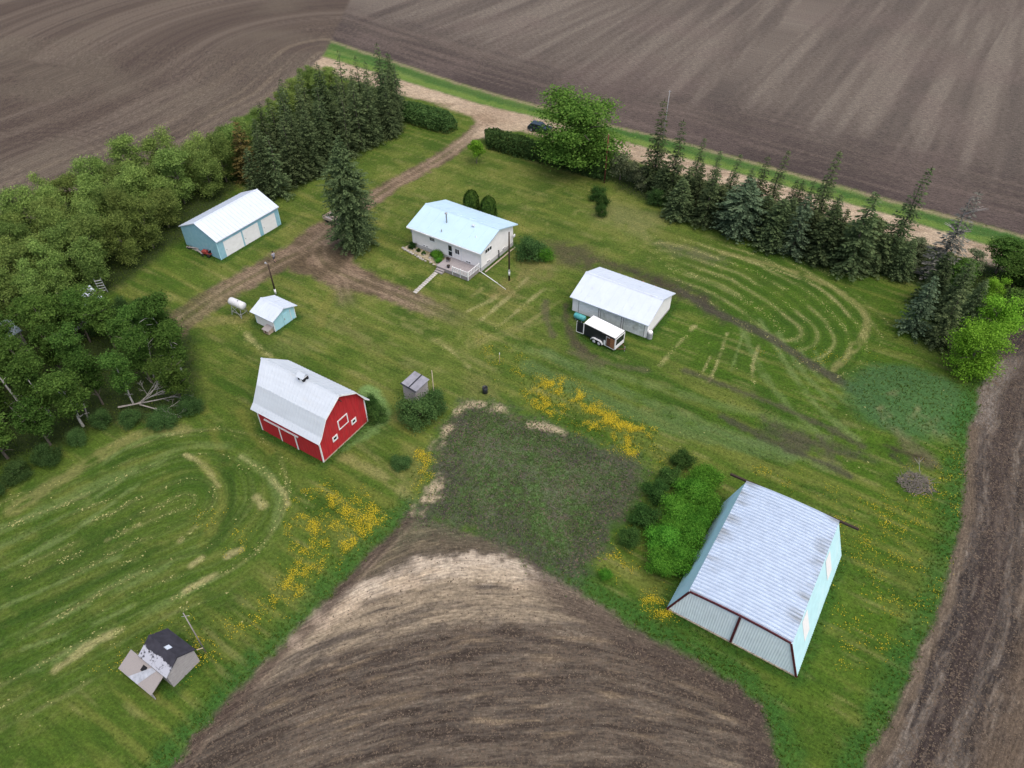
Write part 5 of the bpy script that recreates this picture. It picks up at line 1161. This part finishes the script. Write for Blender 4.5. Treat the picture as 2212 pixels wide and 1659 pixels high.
belt2 = gp([(505,318),(560,268),(625,220),(700,180),(720,195),(650,240),(600,262),(540,330)])
for i, (x, y) in enumerate(poisson(belt2, 4.2, 2500)):
    plant('leafy_tree', 'belt%d' % (i % 4), (x, y), rnd(4.0, 5.5), rnd(1.8, 2.4), 'low light green tree on the field side of the dark spruce stand', 'tree', 'low trees behind the spruce stand')
# poplar grove
grove = gp([(-160,830),(-40,800),(60,790),(130,760),(205,735),(300,712),(372,752),(408,820),(395,872),(300,880),(215,900),(160,945),(60,995),(-60,1050),(-160,1100)])
for x, y, h in [(150,742,7.5),(118,748,7),(222,712,7),(95,735,6.5),(170,735,8)]:
    plant('poplar_tree', 'grove%d' % (x % 4), G(x, y), h, 2.3, 'poplar standing right in front of the half hidden white shed', 'tree', 'poplars hiding the white shed')
for i, (x, y) in enumerate(poisson(grove, 3.5)):
    plant('poplar_tree', 'grove%d' % (i % 4), (x, y), rnd(6.2, 9.4), rnd(1.8, 2.7), 'dull green poplar packed inside the grove left of the red barn', 'tree', 'poplars of the grove beside the barn')
for x, y in poisson(gp([(-60,1080),(60,1010),(160,965),(220,915),(330,892),(420,885),(425,905),(330,925),(230,940),(170,980),(60,1040),(-60,1110)]), 3.0):
    plant('shrub', 'lil', (x, y), rnd(1.4, 2.3), rnd(1.1, 1.9), 'low green shrub along the lower edge of the grove by the mown lawn', 'shrub', 'shrubs edging the grove')
for x, y in poisson(gp([(210,720),(250,690),(320,690),(370,735),(340,720)]), 2.6): plant('shrub', 'lil', (x, y), rnd(2.5, 4), rnd(1.2, 1.8), 'upright green shrub at the upper edge of the grove by the track', 'shrub', 'shrubs at the top of the grove')
# dark spruce stand beside the drive
STAND = [(556,424,9.5),(584,428,11),(606,428,10.5),(632,398,11.5),(658,386,11),(684,374,12.5),(715,356,12),(748,338,12.5),(780,318,13),(812,308,12.5),(838,296,12),(858,286,11.5),
 (548,392,10.8),(575,388,12),(604,378,12.5),(640,356,13),(672,340,13),(705,325,13),(740,306,13.5),(772,290,13),(804,278,13.5),(836,268,12.5),(860,258,11),(600,340,11.5),(640,322,12.5),(680,304,13),(716,288,13),(752,272,13),(790,255,13),(824,244,12.5),(850,236,12)]
for i, (x, y, h) in enumerate(STAND):
    g = G(x, y); key = 'rust' if (x, y) == (548,392) else 'spr%d' % (i*7 % 5)
    lab = 'spruce with a rusty brown top at the left end of the dark stand' if key == 'rust' else ('dark spruce in the front row of the stand left of the drive' if i < 12 else 'dark spruce deep inside the stand left of the drive')
    plant('spruce_tree', key, (g.x+rnd(-.7,.7), g.y+rnd(-.7,.7)), h*rnd(.88, 1.1), rnd(2.1, 3.4), lab, 'tree', None if key == 'rust' else ('front spruces of the dark stand' if i < 12 else 'inner spruces of the dark stand'))
plant('spruce_tree', 'lone', G(768, 532), height_of((768, 532), 289), 3.6, 'large lone dark green spruce between the blue garage and the white house', 'tree')
# roadside spruces, named from left to right
ROW = [('spi0',(1409,405),212,2.5,'tall spruce with a thin tip just right of the reddish pole'),('spi0',(1445,434),256,2.6,'tall dark spruce second from the left in the roadside row'),('spi1',(1493,425),298,2.0,'slender spruce third from the left standing close to the road'),
 ('spi2',(1532,440),325,1.8,'slender short spruce between two taller ones, close to the road'),('spi1',(1562,462),330,2.0,'slender spruce just left of the bluish pine in the roadside row'),('spr0',(1464,470),384,2.4,'squat spruce at the front left end of the roadside row'),
 ('spr1',(1519,485),366,2.5,'broad spruce with grey green skirts second along the front of the roadside row'),('blu1',(1589,503),384,2.9,'bluish rounded pine in the front of the roadside row'),('spi0',(1622,468),332,1.9,'narrow spruce right behind the bluish rounded pine'),
 ('spi1',(1652,476),322,2.1,'tall narrow spruce above the middle of the roadside row'),('spi2',(1690,490),386,1.7,'short narrow spruce with the gravel road behind its tip'),('spi0',(1722,500),388,1.8,'small dark spruce left of the tall leaning one'),
 ('spi1',(1750,515),321,2.4,'tall spruce bent to the right in the middle of the roadside row'),('spr2',(1664,533),428,2.7,'wide dark spruce at the front middle of the roadside row'),('blu0',(1708,548),420,2.4,'bluish spruce at the front of the row below the leaning spruce'),
 ('spr0',(1768,562),442,2.7,'wide green spruce at the front, right of the bluish spruce'),('spr1',(1830,586),418,2.9,'bushy green spruce nearest the lawn at the right of the row'),('spr2',(1862,572),470,2.3,'lower spruce filling the gap before the tall leaning spruce'),
 ('spi2',(1910,574),358,2.7,'tall spruce with a bent tip rising well above the gravel road'),('dead',(2014,604),414,2.6,'half dead grey spruce at the right end of the roadside row')]
for k, b, ty, w, lab in ROW: plant('spruce_tree', k, G(*b), height_of(b, ty), w*rnd(1.08, 1.36), lab, 'tree', 'spruces in the roadside row', tilt=(rnd(-.035, .035), rnd(-.02, .06)))
FILL = [(1478,452,7.5),(1545,478,6.5),(1603,492,8),(1640,508,7),(1692,520,7.5),(1742,540,6.5),(1796,558,8),(1886,582,6),(1940,600,6.5),(1705,498,8.5),(1600,476,9),(1782,528,8.5),(1836,556,7.5),(1500,458,8.5),(1425,432,7)]
for x, y, hh_ in FILL: plant('spruce_tree', 'spr%d' % (x % 5), G(x, y), hh_, rnd(2.0, 2.8), 'lower dark spruce merged into the middle of the roadside row', 'tree', 'low spruces filling the roadside row')
EAST = [('blu0',(1968,716),594,2.6,'blue green spruce standing in front at the edge of the east lawn'),('spr1',(2022,742),624,2.3,'dark spruce between the blue green one and the bright green tree'),('spr3',(2040,690),560,2.6,'dull spruce behind the dark one at the edge of the east lawn'),('spr2',(2000,660),540,2.6,'dark spruce below the half dead grey one'),('spr0',(2068,726),600,2.2,'dark spruce touching the left side of the bright green tree')]
for k, b, ty, w, lab in EAST: plant('spruce_tree', k, G(*b), height_of(b, ty), w, lab, 'tree', 'spruces by the east lawn')
plant('leafy_tree', 'bright0', G(2086, 806), 7.6, 3.5, 'bright yellow green tree nearest the east field', 'tree'); plant('leafy_tree', 'bright1', G(2120, 745), 8.0, 2.9, 'fresh green tree standing behind the bright yellow green one', 'tree'); plant('leafy_tree', 'bright1', G(2128, 668), 5.6, 1.5, 'slim bright green sapling above the fresh green tree', 'tree')
for x, y, h, w, k, lab in [(2175,640,6.5,3.0,'grove0','dark leafy tree at the right edge behind the slim bright sapling'),(2225,668,7,3.2,'grove2','dark leafy tree lowest at the right edge of the photo'),(2150,590,5.5,2.8,'grove3','leafy tree by the road left of the right edge'),(2215,600,6,3,'belt1','lighter leafy tree by the road at the right edge'),(2180,700,5,2.5,'grove0','low dark tree right of the fresh green tree'),(2090,590,3.6,2.0,'grey0','grey green shrub tree right of the half dead spruce'),(1985,560,3.4,1.9,'grey0','grey green shrub tree left of the half dead spruce'),(1950,585,3.0,1.8,'grey0','low grey green tree under the tall bent spruce'),(2060,625,4.5,2.2,'grove2','dull green tree below the half dead spruce'),
 (1339,388,5.6,2.5,'grey0','grey green rounded tree right of the reddish pole'),(1376,402,4.6,2.2,'grey0','grey green tree under the first tall spruce'),(1868,545,5.5,2.2,'grove1','leafy tree by the road left of the tall bent spruce'),(1296,384,3.4,2.0,'lil','dark bush at the foot of the reddish pole'),(1268,372,3.2,2.0,'lil','dark bush between the big poplar and the reddish pole'),(1420,440,2.6,1.8,'lil','dark bush at the foot of the first two tall spruces')]:
    plant('leafy_tree' if k not in ('lil',) else 'shrub', k, G(x, y), h, w, lab, 'tree' if k != 'lil' else 'shrub')
plant('poplar_tree', 'poplar', G(1246, 366), 13.8, 7.6, 'big fresh green poplar in the hedge by the gravel road', 'tree')
plant('leafy_tree', 'round', G(1030, 353), height_of((1030, 353), 303), 1.75, 'small round bright green tree beside the top of the drive', 'tree')
plant('cedar', 'cedar', G(1020, 482), 5.5, 1.2, 'left one of the two dark columnar cedars behind the house', 'cedar', 'cedars behind the house', ('stem', 'foliage')); plant('cedar', 'cedar', G(1056, 493), 5.3, 1.2, 'right one of the two dark columnar cedars behind the house', 'cedar', 'cedars behind the house', ('stem', 'foliage'))
for k, x, y, h, w, lab in [('lil',1148,556,2.9,2.5,'large green bush at the right rear corner of the house'),('bush1',1176,560,1.8,1.5,'low green bush on the right of the large one behind the house'),('dkb',1290,430,2.0,1.4,'light green bush at the back of the shrub cluster on the lawn'),('dkb',1302,450,2.1,1.2,'middle dark bush of the shrub cluster on the lawn'),('dkb',1298,468,2.0,1.0,'front dark bush of the shrub cluster on the lawn'),
 ('lil',908,906,2.9,2.5,'lilac bush growing in front of the small grey shed'),('lil',938,884,2.6,1.7,'tall lilac bush around the thin pale pole'),('lil',884,897,1.8,1.0,'low lilac at the left foot of the small grey shed'),('dkb',812,905,1.6,1.35,'dark bush against the right end of the red barn'),('dkb',800,880,1.4,1.1,'small dark bush behind the right corner of the red barn'),
 ('dkb',1473,1003,1.7,1.3,'dark round bush farthest from the camera beside the bright bush row'),('dkb',1442,1040,1.7,1.25,'dark round bush second from the top beside the bright row'),('dkb',1414,1075,1.8,1.45,'dark round bush in the middle of the line beside the bright row'),('dkb',1390,1126,1.9,1.5,'largest dark round bush on the edge of the garden plot'),('dkb',1360,1172,1.6,1.2,'dark round bush nearest the camera on the edge of the garden plot'),
 ('bush0',1520,1050,2.2,1.9,'bright green bush at the top end of the row beside the machine shed'),('bush1',1490,1078,2.3,2.0,'bright green bush second in the row beside the machine shed'),('bush0',1512,1108,2.3,2.0,'bright green bush touching the middle of the machine shed side'),('bush1',1465,1120,2.3,2.1,'bright green bush on the garden side in mid row'),('bush0',1476,1172,2.4,2.1,'bright green bush lower in the row beside the machine shed'),('bush1',1430,1180,2.2,1.9,'bright green bush nearest the largest dark round bush'),('bush0',1432,1228,2.1,1.8,'bright green bush at the lower garden end of the row'),('bush1',1468,1226,2.2,1.7,'pale tipped bush at the lower end of the row by the machine shed'),('bush1',1307,1245,.8,.7,'small lone round bush at the lower corner of the garden plot'),
 ('bush1',1452,1150,2.0,1.5,'bright green bush between the middle ones on the garden side'),('bush0',1498,1142,2.5,1.6,'tallest bright green bush against the machine shed side'),
 ('lil',868,1005,1.0,1.2,'low weedy bush beside the garden plot below the red barn')]:
    plant('shrub', k, G(x, y), h, w, lab, 'bush')
for u, v, h, w, k, lab in [(-5.9,-4.75,1.0,.65,'dkb','round dark bush at the left end of the house flower bed'),(-4.6,-4.9,.5,.4,'dkb','small dark plant second in the house flower bed'),(-3.5,-5.1,.5,.4,'dkb','small dark plant third in the house flower bed'),(-1.0,-5.0,1.3,.95,'bush0','green shrub beside the left end of the house deck'),(-.3,-5.7,.8,.6,'bush1','low green shrub at the left front corner of the house deck'),(-2.2,-4.6,.6,.5,'dkb','small plant against the house wall left of the door')]:
    plant('shrub', k, loc(u, v), h, w, lab, 'bush')
# caragana hedges
def hedge(poly, h, n, label):
    g = np.random.default_rng(n); xs = [p[0] for p in poly]; ys = [p[1] for p in poly]; P = []
    x = g.uniform(min(xs), max(xs), n*6); y = g.uniform(min(ys), max(ys), n*6); m = inside(x, y, poly); x, y = x[m][:n], y[m][:n]; k = len(x)
    d = -sdist(x, y, poly); topz = h*(.78+.42*fbm(x*.8, y*.8, 5))*np.clip(.55+d*.5, .5, 1)
    z = topz*(1-g.uniform(0, 1, k)**2.2)
    c = Vector((float(np.mean(x)), float(np.mean(y)), 0)); P = np.stack([x-c.x, y-c.y, np.maximum(.1, z)], 1)
    nn = g.normal(size=(k, 3))*.6+np.array([0, 0, .6]); nn /= np.linalg.norm(nn, axis=1)[:, None]
    t1 = np.cross(nn, g.normal(size=(k, 3))); t1 /= np.linalg.norm(t1, axis=1)[:, None]; t2 = np.cross(nn, t1); s = .3*g.uniform(.6, 1.3, k)[:, None]
    q = np.stack([P-t1*s*.55, P+t2*s*.36, P+t1*s*.55, P-t2*s*.36], 1)
    r = thing('hedge', label, 'hedge', c); o = bpy.data.objects.new('foliage', np_mesh('foliage', q.reshape(-1, 3), np.arange(k*4).reshape(k, 4), 4, M['L_hedge'], False)); COL.objects.link(o); o.parent = r
hedge(gp([(868,236),(975,262),(990,280),(972,291),(938,287),(868,264)]), 2.6, 9000, 'clipped green caragana hedge left of the drive entrance')
hedge(gp([(1047,296),(1120,316),(1215,340),(1300,368),(1302,390),(1250,379),(1190,360),(1110,340),(1050,322)]), 2.7, 16000, 'long dark green hedge along the road right of the drive entrance')
# dead wood
def branches(m, p, d, l, r, depth):
    e = p+d*l; m.tube(p, e, r, r*.6, n=5, cap=False)
    if depth:
        for k in range(random.choice((2, 3, 3))):
            q = p+d*l*rnd(.35, 1); nd = (d+Vector((rnd(-.9,.9), rnd(-.9,.9), rnd(-.35,.5)))).normalized(); branches(m, q, nd, l*rnd(.45,.75), r*.55, depth-1)
random.seed(5)
m = MB(); g0 = G(258, 885); dv = (G(392, 872)-g0).normalized()
branches(m, Vector((0,0,.4)), (dv+Vector((0,0,.12))).normalized(), 4.6, .11, 4); branches(m, Vector(dv)*2.0+Vector((0,0,.6)), (dv+Vector((.2,.6,.25))).normalized(), 3.6, .08, 4); branches(m, Vector(dv)*2.4+Vector((0,0,.5)), (dv+Vector((.2,-.6,.05))).normalized(), 3.4, .08, 4)
o = m.build('fallen_tree', M['dead']); o.location = g0; tag(o, 'bare grey fallen tree lying at the lower right edge of the poplar grove', 'fallen tree')
for (a, b2, r, lab) in [((74,912),(-8,806),.14,'pale dead birch trunk leaning in the lower left of the grove'), ((48,905),(8,866),.08,'thin short dead trunk left of the leaning birch'), ((190,905),(170,835),.1,'grey dead trunk standing in the middle of the grove'), ((332,815),(318,730),.08,'bare grey sapling trunk near the upper right of the grove')]:
    g0 = G(*a); hh = height_of(a, b2[1]); e = Vector((g0.x*(1-hh/60)*1, 0, 0)); top = G(b2[0], b2[1], hh)
    m = MB(); d_ = Vector((top.x-g0.x, top.y-g0.y, hh)); m.tube((0,0,0), d_*.5, r, r*.8, n=8, cap=False); m.tube(d_*.5, d_, r*.8, r*.4, n=8)
    for k in range(5): f_ = rnd(.45, .95); p_ = d_*f_; m.tube(p_, p_+Vector((rnd(-.8,.8), rnd(-.8,.8), rnd(.1,.6))), r*.3, r*.1, n=5)
    o = m.build('dead_trunk', M['birch'] if r > .12 else M['dead']); o.location = g0; tag(o, lab, 'dead tree')
m = MB(); random.seed(9)
for k in range(420):
    a, r = rnd(0, 6.3), 1.7*math.sqrt(random.random()); p_ = Vector((r*math.cos(a), r*math.sin(a)*.85, max(.03, .55*(1-r/1.9)*rnd(.2, 1)))); b2 = rnd(0, 6.3); l = rnd(.3, .9)
    m.tube(p_, p_+Vector((math.cos(b2)*l, math.sin(b2)*l, rnd(-.05, .25))), rnd(.015, .045), .01, n=4, cap=False)
o = m.build('brush_pile', mat('brush_sticks', (.17,.15,.125), var=.4, scale=5)); o.location = G(1977, 1045); tag(o, 'round pile of grey brown brush on the east lawn near the ploughed field', 'brush pile')
m = MB(); m.tube((0,0,.3), (.3,1.4,.9), .03, .012, n=5).tube((.15,.7,.6), (-.3,1.3,1.0), .02, .01, n=5).tube((.2,.9,.7), (.6,1.2,1.1), .02, .01, n=5)
o = m.build('bare_branch', M['dead']); o.location = G(1984, 1022); tag(o, 'pale bare branch sticking up behind the brush pile', 'branch')

# ------------------------------------------------------------------ ground cover that nobody could count
def scatter(name, prob, n, make, mt, seed, jitter=.25):
    g = np.random.default_rng(seed); area = (52+.70*Y)*np.repeat(np.gradient(yy), NX)
    vis = (Y > 16) & (np.abs(X) < 36+.75*Y); w = np.where(vis, prob*area, 0); s = w.sum()
    i = g.choice(len(X), n, p=w/s); x = X[i]+g.uniform(-jitter, jitter, n); y = Y[i]+g.uniform(-jitter, jitter, n)
    v, f, k = make(g, x, y, ground_z(x, y)+np.maximum(0, Z[i]-ground_z(X[i], Y[i])), n)
    o = bpy.data.objects.new(name, np_mesh(name, v, f, k, mt, False)); COL.objects.link(o); o['kind'] = 'stuff'; return o
def blades(hmin, hmax, nb=4, w=.035):
    def f(g, x, y, z, n):
        vs = []
        for b2 in range(nb):
            a = g.uniform(0, 6.3, n); h = g.uniform(hmin, hmax, n); ln = h*g.uniform(.2, .9, n); ww = w*g.uniform(.7, 1.5, n); ox = x+g.uniform(-.06, .06, n); oy = y+g.uniform(-.06, .06, n)
            vs.append(np.stack([np.stack([ox-ww*np.sin(a), oy+ww*np.cos(a), z-.02], 1), np.stack([ox+ww*np.sin(a), oy-ww*np.cos(a), z-.02], 1), np.stack([ox+ln*np.cos(a), oy+ln*np.sin(a), z+h], 1)], 1))
        v = np.concatenate(vs).reshape(-1, 3); return v, np.arange(len(v)).reshape(-1, 3), 3
    return f
def flowers(g, x, y, z, n):
    r = g.uniform(.02, .042, n); a = np.arange(5)*2*math.pi/5; zz = z+g.uniform(.08, .22, n)
    v = np.stack([x[:, None]+r[:, None]*np.cos(a), y[:, None]+r[:, None]*np.sin(a), zz[:, None]+g.uniform(-.02, .02, (n, 5))], 2).reshape(-1, 3)
    return v, np.arange(n*5).reshape(n, 5), 5
def lumps(r0, r1, fl):
    def f(g, x, y, z, n):
        r = g.uniform(r0, r1, n); base = np.array([[1,0,0],[-.4,.9,0],[-.5,-.8,0],[0,0,1]]); a = g.uniform(0, 6.3, n); st = g.uniform(.6, 1.7, n)
        c, s = np.cos(a), np.sin(a); bx = base[None, :, 0]*(r*st)[:, None]+g.uniform(-.3, .3, (n, 4))*r[:, None]; by = base[None, :, 1]*r[:, None]
        v = np.stack([x[:, None]+bx*c[:, None]-by*s[:, None], y[:, None]+bx*s[:, None]+by*c[:, None], z[:, None]-.01+base[None, :, 2]*(r*fl)[:, None]], 2).reshape(-1, 3)
        t = np.array([[0,1,3],[1,2,3],[2,0,3]])[None]+(np.arange(n)*4)[:, None, None]; return v, t.reshape(-1, 3), 3
    return f
lawnm = 1-np.clip(m_drive+m_road+m_far+m_west+m_east+m_south+m_gard, 0, 1)
edge_d = np.minimum.reduce([pdist(X, Y, south_l)[0], pdist(X, Y, south_r)[0], ee])
rank = lawnm*np.clip(.012+sst(3, .5, edge_d)+dand*.5+sst(1.15, .8, md)*.35+.5*m_floor, 0, 1)
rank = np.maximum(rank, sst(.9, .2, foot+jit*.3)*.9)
gmat = leaf_mat('rank_grass', S(74,108,38), S(126,146,66), .45, 0)
scatter('rank_grass', rank, 30000, blades(.08, .24), gmat, 1)
scatter('short_grass', lawnm*(1-m_floor), 60000, blades(.03, .08, 3, .03), leaf_mat('lawn_grass', S(90,114,46), S(132,142,74), .45, 0), 2)
scatter('dandelions', np.clip(dand_t, 0, 1)*lawnm+.004*dand, 15500, flowers, mat('dandelion_yellow', S(190,168,32), rough=.8, var=.1), 3)
hayp = np.exp(-((np.mod((dl+wv*.5)/1.9+.3, 1)-.5)/.14)**2)*m_loop*sst(.42, .7, fbm(al*.14+np.floor((dl+wv*.5)/1.9+.3)*7.7, dl*.2, 73, 3)) + np.exp(-((np.mod((dl2+wv*.4)/2.05, 1)-.5)/.14)**2)*m_loop2*.9
for pts, w, c, k, br in ST:
    if c is HAY: hayp = np.maximum(hayp, sst(w*.5, .1, pdist(X, Y, smooth(gp(pts)))[0]))
scatter('grass_clippings', hayp*lawnm*sst(.45, .7, n_c+.1)+.0008*lawnm, 4200, lumps(.04, .13, .35), mat('dry_clippings', S(148,146,92), var=.25, scale=2), 4)
scatter('garden_weeds', m_gard*(.25+wd)*(1-.7*sst(2.5, .5, gd)), 14000, blades(.04, .12, 4, .06), leaf_mat('weed_leaves', S(84,110,60), S(124,148,92), .3, 0), 5)
scatter('soil_clods', np.clip(m_south*(.10+.9*dksoil)+m_east+m_gard*.5, 0, 1), 52000, lumps(.04, .13, .6), mat('clod_soil', S(88,76,64), var=.4, scale=1.5), 6)
scatter('straw_bits', np.clip(m_south*(.35+.5*sst(1.6, .2, np.abs(rel+.6)-1.2))+m_east*.5+m_gard*.1, 0, 1), 26000, blades(.01, .05, 2, .04), mat('straw', S(158,145,124), var=.2, scale=2), 7)
#SPLIT
